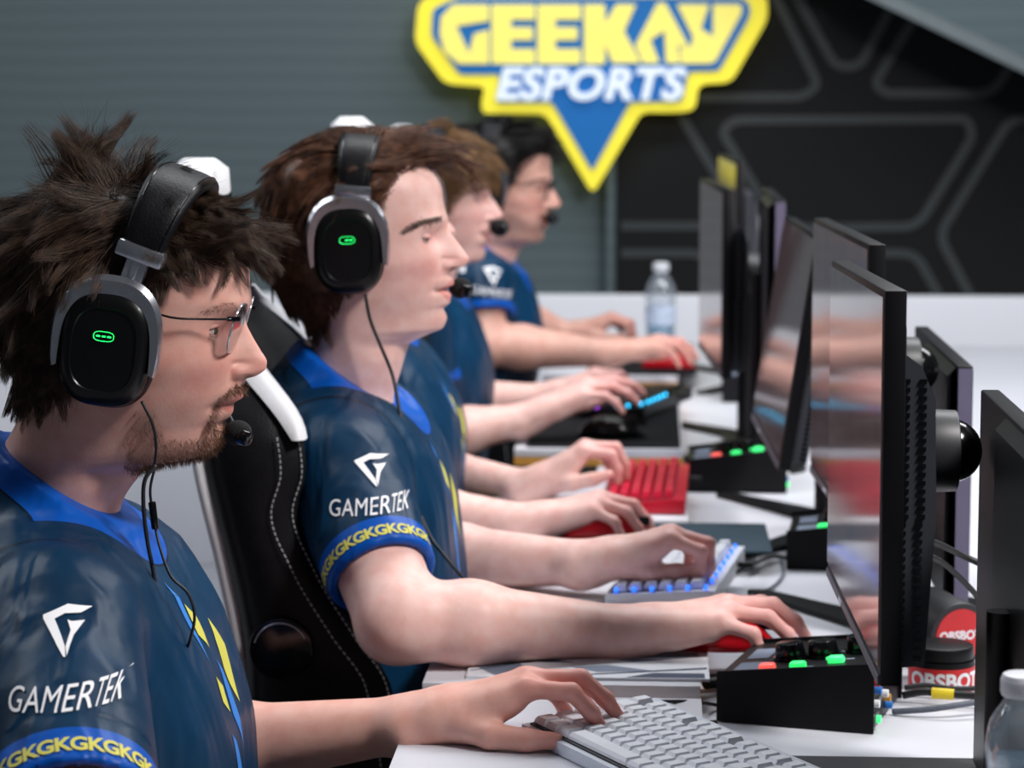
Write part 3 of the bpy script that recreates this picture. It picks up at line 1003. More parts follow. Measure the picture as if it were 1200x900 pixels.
# ------------------------------------------------------------------ keyboards and mice
def make_keyboard(lab, c, ang, L, W, case_m, key_m, under_m, z=BOARD_Z, rows=6, cols=17, tall=0.007, lights=None, cable_m=None, tilt=0.0):
    """long axis along local x, the player's side towards local -y"""
    t = empty('keyboard', (c[0], c[1], z + 0.001), ang, lab, 'keyboard', 'keyboards on the boards')
    bm = BM()
    prof = [(-W / 2, 0.0), (W / 2, 0.0), (W / 2, 0.022), (W / 2 - 0.02, 0.022), (-W / 2, 0.012)]
    prism(bm, [(-L / 2, y, zz) for y, zz in prof], (L, 0, 0), bev=0.001)
    obj('case', bm, case_m, t, 30)
    hz = lambda y: 0.013 + 0.010 * (y + W / 2) / W
    bm = BM()
    y0_, y1_ = -W / 2 + 0.008, W / 2 - 0.016
    prism(bm, [(-L / 2 + 0.006, y0_ - 0.002, hz(y0_) - 0.004), (-L / 2 + 0.006, y1_, hz(y1_) - 0.004), (-L / 2 + 0.006, y1_, hz(y1_) + 0.0006), (-L / 2 + 0.006, y0_ - 0.002, hz(y0_) + 0.0006)], (L - 0.012, 0, 0))
    obj('key_plate', bm, under_m, t, None)
    kb = BM()
    py = (y1_ - y0_) / rows
    u = (L - 0.016) / cols
    for r_ in range(rows):
        y = y0_ + (r_ + 0.5) * py
        x = -L / 2 + 0.008
        if r_ == 0:
            ws = [1.25, 1.25, 1.25, 6.0, 1.25, 1.25, 1.25, 0.25, 1, 1, 1]
        elif r_ == 1:
            ws = [2.25] + [1] * 10 + [0.4] + [1.1, 0.25, 1, 1][:4]
            ws = [2.25] + [1] * 10 + [2.0, 0.25, 1, 1, 0.5]
        elif r_ == 2:
            ws = [1.75] + [1] * 11 + [1.75, 0.25, 1, 1, 0.25]
        elif r_ == rows - 1:
            ws = [1, -0.5, 1, 1, 1, 1, -0.4, 1, 1, 1, 1, -0.4, 1, 1, 1, 1, -0.25, 1, 1]
        else:
            ws = [1.5] + [1] * 12 + [1.25, -0.25, 1, 1]
        tot = sum(abs(w_) for w_ in ws)
        k = cols / tot
        for w_ in ws:
            ww = abs(w_) * u * k
            if w_ > 0.3:
                a = ww / 2 - 0.0009
                bq = py / 2 - 0.0009
                zb, ztp = hz(y) + 0.001, hz(y) + 0.001 + tall
                cx_ = x + ww / 2
                lo = [kb.verts.new((cx_ + sx * a, y + sy * bq, zb)) for sx, sy in ((-1, -1), (1, -1), (1, 1), (-1, 1))]
                md = [kb.verts.new((cx_ + sx * (a - 0.0006), y + sy * (bq - 0.0006), zb + tall * 0.45)) for sx, sy in ((-1, -1), (1, -1), (1, 1), (-1, 1))]
                hi = [kb.verts.new((cx_ + sx * max(a - 0.0026, a * 0.5), y + 0.0006 + sy * (bq - 0.0026), ztp - (0.0006 if sy < 0 else 0))) for sx, sy in ((-1, -1), (1, -1), (1, 1), (-1, 1))]
                for A_, B_ in ((lo, md), (md, hi)):
                    for i in range(4):
                        kb.faces.new((A_[i], A_[(i + 1) % 4], B_[(i + 1) % 4], B_[i]))
                kb.faces.new(hi); kb.faces.new(lo[::-1])
            x += ww
    obj('keycaps', kb, key_m, t, None)
    if lights:
        for m_, spots in lights:
            bm = BM()
            for x, y in spots:
                box(bm, (x, y, hz(max(-W / 2, min(W / 2, y))) + 0.004), (0.008, 0.005, 0.006), 0.002)
            obj('key_lights', bm, m_, t)
    bm = BM(); cyl(bm, (-L / 4, W / 2 - 0.002, 0.012), (-L / 4, W / 2 + 0.02, 0.012), 0.004, seg=12); obj('cable_plug', bm, M['black'], t)
    return t


def kb_axes(far_right, near_right):
    pass


make_keyboard('pale grey full keyboard under the front player\'s hand', (0.020, 2.325, 0), math.atan2(-0.235, 0.135), 0.33, 0.150, M['kb_case'], M['key_white'], M['kb_dark'], cols=17.5)
bl = [(-0.148 + 0.0005, -0.055 + i * 0.020) for i in range(5)]
make_keyboard('white keyboard with blue glow under the second player\'s fingers', (0.030, 3.215, 0), math.atan2(-0.998, -0.15), 0.31, 0.135, M['white_plastic'], M['key_white'], M['kb_dark'], cols=16,
              tall=0.010, lights=[(M['led_blue'], [(0.152, -0.054 + i * 0.022) for i in range(6)] + [(-0.13 + i * 0.04, 0.058) for i in range(7)])])
make_keyboard('red keyboard under the third player\'s hand', (-0.012, 3.92, 0), math.atan2(-0.99, -0.03), 0.36, 0.125, M['red_case'], M['red_key'], M['kb_dark'], cols=16, tall=0.013)
make_keyboard('black keyboard with purple and cyan key lights beside the black mouse', (-0.035, 4.985, 0), math.atan2(-0.96, -0.26), 0.36, 0.13, M['black'], M['black'], M['kb_dark'], z=BOARD_Z + 0.003, cols=16,
              lights=[(M['led_purple'], [(0.176, -0.055), (0.176, -0.030)]), (M['led_cyan'], [(0.176, 0.008), (0.172, 0.03), (0.150, 0.050), (0.120, 0.055), (0.09, 0.056), (0.06, 0.057), (0.03, 0.057), (0.0, 0.057)])])


def make_mouse(lab, loc, rz, m, btn_m, z):
    t = empty('mouse', (loc[0], loc[1], z), rz, lab, 'mouse', 'mice in the players\' hands')
    n, k = 22, 20
    V, F = [], []
    for i in range(n + 1):
        s = -1 + 2 * i / n
        e = math.sqrt(max(0.0, 1 - abs(s) ** 3.2))
        hw = 0.031 * e * (0.93 + 0.07 * math.cos(PI * s * 1.2))
        hh_ = 0.039 * max(0.02, (1 - abs(s + 0.15) ** 2.4 * 0.72)) * (e ** 0.6)
        for j in range(k + 1):
            a = PI * j / k
            V.append((s * 0.062, hw * math.cos(a) * (1.0 - 0.10 * math.sin(a)), 0.001 + hh_ * (max(0, math.sin(a))) ** 0.62))
    for i in range(n):
        for j in range(k):
            a0 = i * (k + 1) + j
            F.append((a0, a0 + 1, a0 + k + 2, a0 + k + 1))
        F.append((i * (k + 1), (i + 1) * (k + 1), (i + 1) * (k + 1) + k, i * (k + 1) + k))
    nmesh('shell', V, F, m, t)
    bm = BM(); cyl(bm, (0.034, -0.004, 0.030), (0.034, 0.004, 0.030), 0.009, seg=24); obj('scroll_wheel', bm, M['black'], t)
    bm = BM(); box(bm, (0.036, 0, 0.0265), (0.05, 0.0012, 0.012)); obj('button_split', bm, btn_m, t, None)
    return t


make_mouse('glossy red mouse under the second player\'s right hand', atz(852, 762, BOARD_Z), 0.05, M['red_gloss'], M['black'], BOARD_Z + 0.003)
make_mouse('red mouse under the third player\'s right hand', atz(710, 633, BOARD_Z), 0.1, M['red_gloss'], M['black'], BOARD_Z + 0.0005)
make_mouse('black mouse on the black mat next to the lit keyboard', atz(718, 514, BOARD_Z), 0.0, M['black_gloss'], M['black'], BOARD_Z + 0.003)
make_mouse('farthest red mouse under the bearded player\'s hand', atz(784, 433, BOARD_Z), 0.0, M['red_gloss'], M['black'], BOARD_Z + 0.003)

# ------------------------------------------------------------------ loose cables
def cable(name, pts, r, m, lab, n=8):
    P = [Vector(p) for p in pts]
    bm = BM(); tube(bm, P, r, n, 6)
    base = P[0].copy()
    o = obj(name, bm, m, None, True, off=base)
    o.location = base
    return tag(o, lab, 'cable')


zc_ = DESK_Z + 0.005
cable('cable', [at(1058, 815, 2.715), at(1080, 811, 2.71), at(1100, 812, 2.705), at(1120, 814, 2.70), at(1150, 816, 2.69), at(1180, 818, 2.68)], 0.0042, M['cable'], 'thick black cable behind the nearest control box with yellow tape on it')
cable('cable', [at(1060, 806, 2.735), at(1085, 803, 2.735), at(1118, 807, 2.73), at(1160, 806, 2.73)], 0.003, M['cable'], 'thinner black cable above the taped one, by the red camera tub')
bm = BM(); cyl(bm, at(1092, 812, 2.705), at(1118, 814, 2.70), 0.0060, seg=16)
o = obj('tape_wrap', bm, M['yellow_tape'], None, 35, off=at(1105, 813, 2.70)); o.location = at(1105, 813, 2.70)
tag(o, 'yellow tape wrapped round the black cable behind the control box', 'tape')
cable('cable', [at(1046, 834, 2.66), at(1064, 833, 2.655), at(1090, 831, 2.65), at(1118, 827, 2.65), at(1150, 822, 2.66), at(1175, 820, 2.66)], 0.0034, M['cable_grey'], 'grey braided cable leaving the end of the nearest control box')
cable('cable', [at(1085, 632, 2.62), at(1105, 640, 2.64), at(1130, 652, 2.66), at(1165, 668, 2.66)], 0.0035, M['cable'], 'upper black cable hanging behind the nearest monitor')
cable('cable', [at(1085, 650, 2.6), at(1105, 660, 2.62), at(1128, 680, 2.64), at(1150, 705, 2.66), at(1170, 735, 2.68)], 0.0032, M['cable'], 'lower black cable drooping in front of the lying camera tube')
cable('cable', [atz(700, 826, BOARD_Z + .003), atz(745, 823, BOARD_Z + .004), atz(800, 822, DESK_Z + .03), atz(838, 826, DESK_Z + .006), atz(850, 832, DESK_Z + .006)], 0.002, M['cable'], 'thin dark cable running from the pale keyboard to the control box')
cable('cable', [atz(860, 672, BOARD_Z + .004), atz(885, 660, BOARD_Z + .006), atz(905, 652, DESK_Z + .01), atz(925, 655, DESK_Z + .006), atz(940, 660, DESK_Z + .006)], 0.003, M['cable'], 'black cable between the white keyboard and the half hidden control box')
cable('cable', [atz(915, 655, DESK_Z + .004), atz(918, 672, DESK_Z + .004), atz(905, 688, DESK_Z + .004), atz(880, 698, DESK_Z + .004), atz(878, 704, DESK_Z + .004)], 0.002, M['cable_grey'], 'thin grey cable looping on the white table past the white keyboard')
bm = BM(); cyl(bm, atz(826, 800, DESK_Z + .012), atz(852, 796, DESK_Z + .012), 0.008, 0.009, seg=18, bev=0.002)
p = atz(826, 800, DESK_Z)
o = obj('audio_plug', bm, M['black'], None, 35, off=p); o.location = p
tag(o, 'black jack plug pushed into the side of the nearest control box', 'plug')
# ------------------------------------------------------------------ organic modelling: distance fields turned into smooth meshes
class Field:
    def __init__(s, lo, hi, h):
        s.lo = np.array(lo, dtype=np.float32)
        s.h = h
        s.n = np.ceil((np.array(hi) - np.array(lo)) / h).astype(int) + 1
        s.F = np.full(s.n, 1.0, dtype=np.float32)
        s.ax = [s.lo[i] + h * np.arange(s.n[i], dtype=np.float32) for i in range(3)]

    def sub(s, lo, hi):
        a = np.clip(np.floor((np.array(lo) - s.lo) / s.h).astype(int), 0, s.n)
        b = np.clip(np.ceil((np.array(hi) - s.lo) / s.h).astype(int) + 1, 0, s.n)
        sl = tuple(slice(a[i], b[i]) for i in range(3))
        g = np.meshgrid(*[s.ax[i][sl[i]] for i in range(3)], indexing='ij', sparse=True)
        return sl, g

    def blend(s, sl, d, k):
        A = s.F[sl]
        if A.size == 0:
            return
        if k > 0:
            hh = np.maximum(k - np.abs(A - d), 0) / k
            s.F[sl] = np.minimum(A, d) - hh * hh * k * 0.25
        else:
            s.F[sl] = np.minimum(A, d)

    def cone(s, a, b, ra, rb, k=0.01, flat=None, m=0.012):
        a, b = np.array(a, dtype=np.float32), np.array(b, dtype=np.float32)
        R = max(ra, rb) * (max(1.0, flat[1]) if flat else 1) + k + m
        sl, g = s.sub(np.minimum(a, b) - R, np.maximum(a, b) + R)
        s.blend(sl, cone_d(g, a, b, ra, rb, flat), k)


def cone_d(g, a, b, ra, rb, flat=None):
    a, b = np.array(a, dtype=np.float32), np.array(b, dtype=np.float32)
    ba = b - a
    L2 = float(ba @ ba) + 1e-12
    p = [g[i] - a[i] for i in range(3)]
    t = np.clip((p[0] * ba[0] + p[1] * ba[1] + p[2] * ba[2]) / L2, 0, 1)
    q = [p[i] - t * ba[i] for i in range(3)]
    if flat is not None:
        n, f = np.array(flat[0], dtype=np.float32), flat[1]
        dn = q[0] * n[0] + q[1] * n[1] + q[2] * n[2]
        c = (1.0 / f - 1.0)
        q = [q[i] + n[i] * dn * c for i in range(3)]
    return np.sqrt(q[0] ** 2 + q[1] ** 2 + q[2] ** 2) - (ra + (rb - ra) * t)


def surface_nets(fld):
    F, h = fld.F, fld.h
    S = F < 0
    nx, ny, nz = F.shape
    cnt = np.zeros((nx - 1, ny - 1, nz - 1), dtype=np.uint8)
    corners = [(i, j, k) for i in (0, 1) for j in (0, 1) for k in (0, 1)]
    for i, j, k in corners:
        cnt += S[i:nx - 1 + i, j:ny - 1 + j, k:nz - 1 + k]
    act = (cnt > 0) & (cnt < 8)
    ci = np.argwhere(act)
    idx = np.full(act.shape, -1, dtype=np.int64)
    idx[act] = np.arange(len(ci))
    acc = np.zeros((len(ci), 3)); num = np.zeros(len(ci))
    for a in corners:
        for ax in range(3):
            if a[ax] == 0:
                b = list(a); b[ax] = 1
                fa = F[ci[:, 0] + a[0], ci[:, 1] + a[1], ci[:, 2] + a[2]].astype(np.float64)
                fb = F[ci[:, 0] + b[0], ci[:, 1] + b[1], ci[:, 2] + b[2]].astype(np.float64)
                cr = (fa < 0) != (fb < 0)
                t = np.where(cr, fa / np.where(cr, fa - fb, 1), 0)
                p = np.tile(np.array(a, dtype=np.float64), (len(ci), 1))
                p[:, ax] += t
                acc[cr] += p[cr]; num[cr] += 1
    V = np.array(fld.lo, dtype=np.float64) + h * (ci + acc / num[:, None])
    quads = []
    for ax in range(3):
        o1, o2 = [x for x in range(3) if x != ax]
        sl0 = [slice(None)] * 3; sl1 = [slice(None)] * 3
        sl0[ax] = slice(0, -1); sl1[ax] = slice(1, None)
        for o in (o1, o2):
            sl0[o] = slice(1, -1); sl1[o] = slice(1, -1)
        s0, s1 = S[tuple(sl0)], S[tuple(sl1)]
        e = np.argwhere(s0 != s1)
        if len(e) == 0:
            continue
        flip = s0[e[:, 0], e[:, 1], e[:, 2]]
        base = e.copy()
        base[:, o1] += 1; base[:, o2] += 1
        def g(d1, d2):
            c = base.copy(); c[:, o1] -= d1; c[:, o2] -= d2
            return idx[c[:, 0], c[:, 1], c[:, 2]]
        q = np.stack([g(1, 1), g(0, 1), g(0, 0), g(1, 0)], 1)
        if ax == 1:
            flip = ~flip
        q[~flip] = q[~flip][:, ::-1]
        quads.append(q)
    return V, np.concatenate(quads)


def relax(V, Q, it=2, f=0.5):
    for _ in range(it):
        acc = np.zeros_like(V); n = np.zeros(len(V))
        for a, b in ((0, 1), (1, 2), (2, 3), (3, 0)):
            np.add.at(acc, Q[:, a], V[Q[:, b]]); np.add.at(n, Q[:, a], 1)
            np.add.at(acc, Q[:, b], V[Q[:, a]]); np.add.at(n, Q[:, b], 1)
        V = V * (1 - f) + f * acc / np.maximum(n, 1)[:, None]
    return V


def fill_quads(me_name, V, Q, m, parent, off, attrs=None, col=None):
    V = np.asarray(V) - np.array(off)
    me = bpy.data.meshes.new(me_name)
    me.vertices.add(len(V)); me.vertices.foreach_set('co', V.astype(np.float32).ravel())
    me.loops.add(len(Q) * 4); me.loops.foreach_set('vertex_index', Q.astype(np.int32).ravel())
    me.polygons.add(len(Q)); me.polygons.foreach_set('loop_start', np.arange(0, len(Q) * 4, 4, dtype=np.int32))
    me.update(calc_edges=True)
    me.validate()
    for k, a in (attrs or {}).items():
        x = me.attributes.new(k, 'FLOAT', 'POINT'); x.data.foreach_set('value', np.asarray(a, dtype=np.float32))
    if col is not None:
        ca = me.color_attributes.new('Col', 'FLOAT_COLOR', 'POINT')
        c4 = np.ones((len(V), 4), dtype=np.float32); c4[:, :3] = col
        ca.data.foreach_set('color', c4.ravel())
    return link(me_name, me, m, parent, True)


def nv(v):
    v = np.array(v, dtype=np.float64)
    return v / np.linalg.norm(v)


# ------------------------------------------------------------------ hands
def hand(F, W, fwd, up, left, flex, spread=(0.16, 0.04, -0.06, -0.18), thumb=None, sc=1.0, k=0.006):
    """W wrist; fwd wrist->middle knuckle; up = back of the hand; flex = per finger (knuckle, middle, end) degrees"""
    fwd = nv(fwd); up = nv(np.array(up) - fwd * np.dot(up, fwd))
    lat = np.cross(up, fwd)
    rad = -lat if left else lat           # towards the thumb
    W = np.array(W, dtype=np.float64)
    P = lambda a, b, c: W + sc * (fwd * a + rad * b + up * c)
    offs = [0.026, 0.006, -0.014, -0.032]
    outs = [0.090, 0.094, 0.088, 0.079]
    hs = [0.001, 0.004, 0.002, -0.004]
    wr = [0.016, 0.006, -0.006, -0.016]
    F.cone(P(-0.03, 0.010, 0), P(0.012, 0.012, 0), 0.0235 * sc, 0.021 * sc, 0.02)
    F.cone(P(-0.03, -0.010, 0), P(0.012, -0.012, 0), 0.0235 * sc, 0.021 * sc, 0.02)
    K = []
    for i in range(4):
        kn = P(outs[i], offs[i], hs[i]); K.append(kn)
        F.cone(P(0.005, wr[i], 0.0), kn, 0.0185 * sc, 0.0108 * sc, 0.014)
        F.cone(P(0.03, wr[i] * 1.4, -0.010), P(outs[i] * 0.86, offs[i], hs[i] - 0.008), 0.013 * sc, 0.0095 * sc, 0.012)
    lens = [(0.043, 0.026, 0.020), (0.048, 0.030, 0.021), (0.045, 0.028, 0.021), (0.036, 0.021, 0.019)]
    rads = [(0.0095, 0.0084, 0.0076, 0.0062), (0.0097, 0.0086, 0.0078, 0.0063), (0.0093, 0.0082, 0.0074, 0.006), (0.0083, 0.0073, 0.0066, 0.0054)]
    for i in range(4):
        d0 = nv(fwd * math.cos(spread[i]) + rad * math.sin(spread[i]))
        a = 0.0
        p = K[i]
        for s_ in range(3):
            a += math.radians(flex[i][s_])
            d = d0 * math.cos(a) - up * math.sin(a)
            q = p + d * lens[i][s_] * sc
            F.cone(p, q, rads[i][s_] * sc, rads[i][s_ + 1] * sc, 0.0045 if s_ else 0.008)
            p = q
    # thumb: a chain of directions in (fwd, rad, up)
    th = thumb or [(0.55, 0.75, -0.35), (0.85, 0.5, -0.2), (0.95, 0.25, -0.2)]
    p = P(0.014, 0.018, -0.006)
    ls = [0.046, 0.034, 0.027]; rs = [0.0165, 0.0125, 0.0105, 0.0078]
    for s_ in range(3):
        d = nv(fwd * th[s_][0] + rad * th[s_][1] + up * th[s_][2])
        q = p + d * ls[s_] * sc
        F.cone(p, q, rs[s_] * sc, rs[s_ + 1] * sc, 0.012 if s_ == 0 else 0.005)
        p = q
    F.cone(P(0.02, 0.014, -0.010), P(0.065, 0.026, -0.006), 0.014 * sc, 0.010 * sc, 0.014)   # web of the thumb


# ------------------------------------------------------------------ heads
def pchip(xs, ys, x):
    """monotone-ish smooth interpolation, xs ascending"""
    xs, ys = np.array(xs, float), np.array(ys, float)
    h = np.diff(xs); d = np.diff(ys) / h
    m = np.zeros(len(xs))
    m[0], m[-1] = d[0], d[-1]
    for i in range(1, len(xs) - 1):
        if d[i - 1] * d[i] <= 0: m[i] = 0
        else:
            w1, w2 = 2 * h[i] + h[i - 1], h[i] + 2 * h[i - 1]
            m[i] = (w1 + w2) / (w1 / d[i - 1] + w2 / d[i])
    i = np.clip(np.searchsorted(xs, x) - 1, 0, len(xs) - 2)
    t = (x - xs[i]) / h[i]
    return (ys[i] * (1 + 2 * t) * (1 - t) ** 2 + m[i] * h[i] * t * (1 - t) ** 2 + ys[i + 1] * t * t * (3 - 2 * t) + m[i + 1] * h[i] * t * t * (t - 1))


def px_local(pts, Y, o):
    out = []
    for x, y in pts:
        p = at(x, y, Y)
        out.append((p.x - o.x, p.z - o.z))
    return out


def curve(pts):
    P = sorted(pts, key=lambda q: q[1])
    xs = [q[0] for q in P]; zs = [q[1] for q in P]
    return lambda z: pchip(zs, xs, np.clip(z, zs[0], zs[-1]))


def inpoly(poly, x, z):
    x = np.asarray(x); z = np.asarray(z)
    c = np.zeros(x.shape, bool)
    n = len(poly)
    for i in range(n):
        x0, z0 = poly[i]; x1, z1 = poly[(i + 1) % n]
        if z0 == z1: continue
        cr = ((z0 > z) != (z1 > z)) & (x < (x1 - x0) * (z - z0) / (z1 - z0) + x0)
        c ^= cr
    return c


def sdpoly(poly, x, z):
    d = np.full(np.shape(x), 1e9)
    n = len(poly)
    for i in range(n):
        a = np.array(poly[i]); b = np.array(poly[(i + 1) % n])
        e = b - a
        t = np.clip(((x - a[0]) * e[0] + (z - a[1]) * e[1]) / (e @ e + 1e-12), 0, 1)
        d = np.minimum(d, np.hypot(x - a[0] - t * e[0], z - a[1] - t * e[1]))
    return np.where(inpoly(poly, x, z), d, -d)


def smooth01(a, b, x):
    t = np.clip((x - a) / (b - a), 0, 1)
    return t * t * (3 - 2 * t)


class Head:
    """a face whose mid-line follows a drawn profile and whose width follows a table; local x forward, z up, origin between the ears"""
    def __init__(s, prof, base, back, cen, wid, zs, ztop, eye, lips, nose_z, step=0.0014, ncol=150, top_x=0.0, skin=(0.6, 0.4, 0.34), beard=None, brow=None, lid=(18, -22), jaw_n=1.75, brow_k=0.7):
        fprof, fbase, fback, fcen, fwid = curve(prof), curve(base), curve(back), curve(cen), curve(wid)
        zb = min(q[1] for q in prof)
        # rows spaced by arc length along the profile
        zz = np.linspace(zs, zb, 4000)
        xx = fprof(zz)
        arc = np.concatenate([[0], np.cumsum(np.hypot(np.diff(zz), np.diff(xx)))])
        face_end = eye[1] - 0.13
        n = int(arc[-1] / step)
        zr = np.interp(np.linspace(0, arc[-1], n), arc, zz)
        zt = zs + (ztop - zs) * np.sin(np.linspace(PI / 2 * 0.998, 0, 34, endpoint=False))
        Z = np.concatenate([zt, zr])
        zc = np.minimum(Z, zs)
        e = np.where(Z > zs, np.sqrt(np.maximum(1 - (np.maximum(Z - zs, 0) / (ztop - zs)) ** 2.25, 1e-6)), 1.0)
        xm = fcen(zc) + (top_x - fcen(np.array([zs]))[0]) * smooth01(zs, ztop, Z)
        xf = xm + (fbase(zc) - fcen(zc)) * e + (fcen(zc) - xm) * 0
        xb = xm + (fback(zc) - fcen(zc)) * e
        w = fwid(zc) * e
        # columns, denser in front
        u = np.linspace(-1, 1, ncol, endpoint=False)
        th = PI * (0.55 * u + 0.45 * u ** 3)
        C, Sn = np.cos(th)[None, :], np.sin(th)[None, :]
        chin = smooth01(eye[1] - 0.055, eye[1] - 0.10, Z) * (1 - smooth01(eye[1] - 0.125, eye[1] - 0.15, Z))
        nf = (2.15 + (jaw_n - 2.15) * chin)[:, None]
        cf = np.sign(C) * np.abs(C) ** (2 / nf)
        X = xm[:, None] + np.where(C > 0, (xf - xm)[:, None] * np.abs(C) ** (2 / nf), -(xm - xb)[:, None] * np.abs(C))
        Yy = w[:, None] * np.sign(Sn) * np.where(C > 0, np.abs(Sn) ** (2 / nf), np.abs(Sn))
        Zz = np.repeat(Z[:, None], ncol, 1)
        front = smooth01(0.0, 0.5, C)
        dprof = (fprof(zc) - fbase(zc)) * (Z <= zs)
        zt_, zb_ = nose_z
        tn = np.clip((zt_ - Z) / (zt_ - zb_), 0, 1)
        sig = 0.0085 + 0.0080 * tn ** 1.6
        lipz = Z < zb_ - 0.001
        lb = smooth01(zb_ + 0.001, zb_ - 0.012, Z)
        sig = sig * (1 - lb) + 0.021 * lb
        pw = (2.4 + 1.8 * tn ** 2) * (1 - lb) + 2.0 * lb
        X = X + dprof[:, None] * np.exp(-(np.abs(Yy) / sig[:, None]) ** pw[:, None]) * front
        ex, ez, ey = eye[0], eye[1], 0.0325
        G = lambda y0, z0, sy, sz: (np.exp(-((np.abs(Yy) - y0) / sy) ** 2 - ((Zz - z0) / sz) ** 2)) * front
        X = X - 0.0065 * G(ey, ez - 0.001, 0.017, 0.012)
        X = X - 0.006 * G(0.017, ez, 0.008, 0.012)
        X = X + 0.0035 * G(0.030, ez + 0.021, 0.024, 0.008)
        X = X + 0.0035 * G(0.047, ez - 0.030, 0.016, 0.014)
        Yy = Yy + np.sign(Yy) * 0.003 * np.exp(-((Zz - (ez - 0.028)) / 0.016) ** 2) * np.exp(-((X - (ex - 0.045)) / 0.03) ** 2)
        xa = fbase(np.array([zb_ + 0.006]))[0]
        sgn = np.sign(Yy)
        B = lambda x0, z0, sx, sz, y0=0.016, sy=0.008: np.exp(-((X - x0) / sx) ** 2 - ((Zz - z0) / sz) ** 2 - ((np.abs(Yy) - y0) / sy) ** 2) * front
        wing = B(xa + 0.003, zb_ + 0.006, 0.0075, 0.0062)               # wings of the nose
        crease = B(xa - 0.0045, zb_ + 0.009, 0.0032, 0.0085, 0.0175, 0.007) + 0.8 * B(xa + 0.004, zb_ + 0.0145, 0.008, 0.0026)
        Yy = Yy + sgn * (0.0030 * wing - 0.0022 * crease)
        X = X - 0.0022 * crease
        Zz = Zz + 0.0030 * B(xa + 0.009, zb_ + 0.0015, 0.005, 0.0026, 0.0125, 0.0055)   # the rim lifts over the nostril
        X = X - 0.0035 * G(0.027, lips[1], 0.006, 0.006)                # corners of the mouth
        X = X - 0.003 * G(0.0, zb_ - 0.006, 0.004, 0.005)
        s.X, s.Y, s.Z = X, Yy, Zz
        s.nr, s.nc = X.shape
        P = np.stack([X, Yy, Zz], -1)
        du = np.roll(P, -1, 1) - np.roll(P, 1, 1)
        dv = np.gradient(P, axis=0)
        N = np.cross(du, dv)
        N /= np.linalg.norm(N, axis=-1, keepdims=True) + 1e-12
        cen_ = np.stack([np.repeat(xm[:, None], ncol, 1), np.zeros_like(X), Zz], -1)
        sg_ = np.sign(np.sum(N * (P - cen_), -1, keepdims=True)); sg_[sg_ == 0] = 1
        if np.median(sg_) < 0: N = -N
        s.P, s.N = P, N
        # skin colour, plus shade painted at the mouth slit and nostrils
        col = np.ones((s.nr, s.nc, 3)) * np.array(skin)
        red = np.exp(-((np.abs(Yy) - 0.043) / 0.022) ** 2 - ((Zz - (ez - 0.035)) / 0.02) ** 2) * front
        tip = np.exp(-(Yy / 0.016) ** 2 - ((Zz - (zb_ + 0.010)) / 0.014) ** 2) * front
        for a, k in ((red, 0.55), (tip, 0.45)):
            col *= 1 - (a * k)[..., None] * np.array([0.06, 0.34, 0.32])
        lz_t, lz_m, lz_b = lips
        lipw = 0.0245
        edge = 1 - (np.abs(Yy) / lipw) ** 2
        up_ = smooth01(0, 0.0014, lz_m + (lz_t - lz_m) * np.clip(edge, 0, 1) - Zz) * smooth01(0, 0.0014, Zz - (lz_m - (lz_m - lz_b) * np.clip(edge, 0, 1)))
        lipm = up_ * (np.abs(Yy) < lipw) * front
        lipc = np.array(skin) * np.array([0.86, 0.52, 0.54])
        col = col * (1 - lipm[..., None] * 0.85) + lipc * (lipm[..., None] * 0.85)
        slit_shade = np.exp(-((Zz - lz_m) / 0.0010) ** 2) * (np.abs(Yy) < lipw + 0.001) * front
        col *= 1 - 0.82 * slit_shade[..., None]  # shade in the gap between the lips, put into the colour
        nostril_shade = np.exp(-((np.abs(Yy) - 0.0080) / 0.0040) ** 2 - ((Zz - (zb_ + 0.0012)) / 0.0022) ** 2 - ((X - (xa + 0.008)) / 0.006) ** 2) * front
        col *= 1 - 0.75 * np.clip(nostril_shade, 0, 1)[..., None]  # shadow inside the nostrils, painted as a dark spot
        socket = np.exp(-((np.abs(Yy) - 0.030) / 0.017) ** 2 - ((Zz - ez) / 0.009) ** 2) * front
        col *= 1 - socket[..., None] * np.array([0.10, 0.26, 0.22])
        if brow is not None:
            bd = smooth01(-0.0012, 0.0012, sdpoly(brow, X, Zz)) * (np.abs(Yy) > 0.010) * front
            col = col * (1 - brow_k * bd[..., None]) + np.array([0.03, 0.018, 0.012]) * brow_k * bd[..., None]
        if beard is not None:
            bm_ = smooth01(-0.004, 0.010, sdpoly(beard[0], X, Zz)) * beard[1] * (1 - lipm)
            col = col * (1 - bm_[..., None]) + np.array(beard[2]) * bm_[..., None]
        s.col = col
        # mesh
        idx = np.arange(s.nr * s.nc).reshape(s.nr, s.nc)
        a = idx[:-1]; b = idx[1:]
        Q = np.stack([a, b, np.roll(b, -1, 1), np.roll(a, -1, 1)], -1).reshape(-1, 4)
        V = P.reshape(-1, 3); Cc = col.reshape(-1, 3)
        # eyes and lids
        extra_v, extra_c, extra_q = [], [], []
        base_i = len(V)
        for sd in (-1, 1):
            c = np.array([ex - 0.0118, sd * ey, ez])
            yaw = sd * math.radians(8)
            f = np.array([math.cos(yaw), math.sin(yaw), 0.0]); r = np.array([-math.sin(yaw), math.cos(yaw), 0]); u_ = np.array([0, 0, 1.0])
            nl, na = 26, 44
            look = nv(f + np.array([0, 0, math.tan(math.radians((lid[0] + lid[1]) / 2 - 1))]))
            el = np.linspace(-85, 85, nl) * PI / 180
            az = np.linspace(-88, 88, na) * PI / 180
            E, A = np.meshgrid(el, az, indexing='ij')
            D = (np.cos(E) * np.cos(A))[..., None] * f + (np.cos(E) * np.sin(A))[..., None] * r + np.sin(E)[..., None] * u_
            cosl = D @ look
            ang = np.degrees(np.arccos(np.clip(cosl, -1, 1)))
            cc = np.ones(D.shape) * np.array([0.50, 0.44, 0.43])
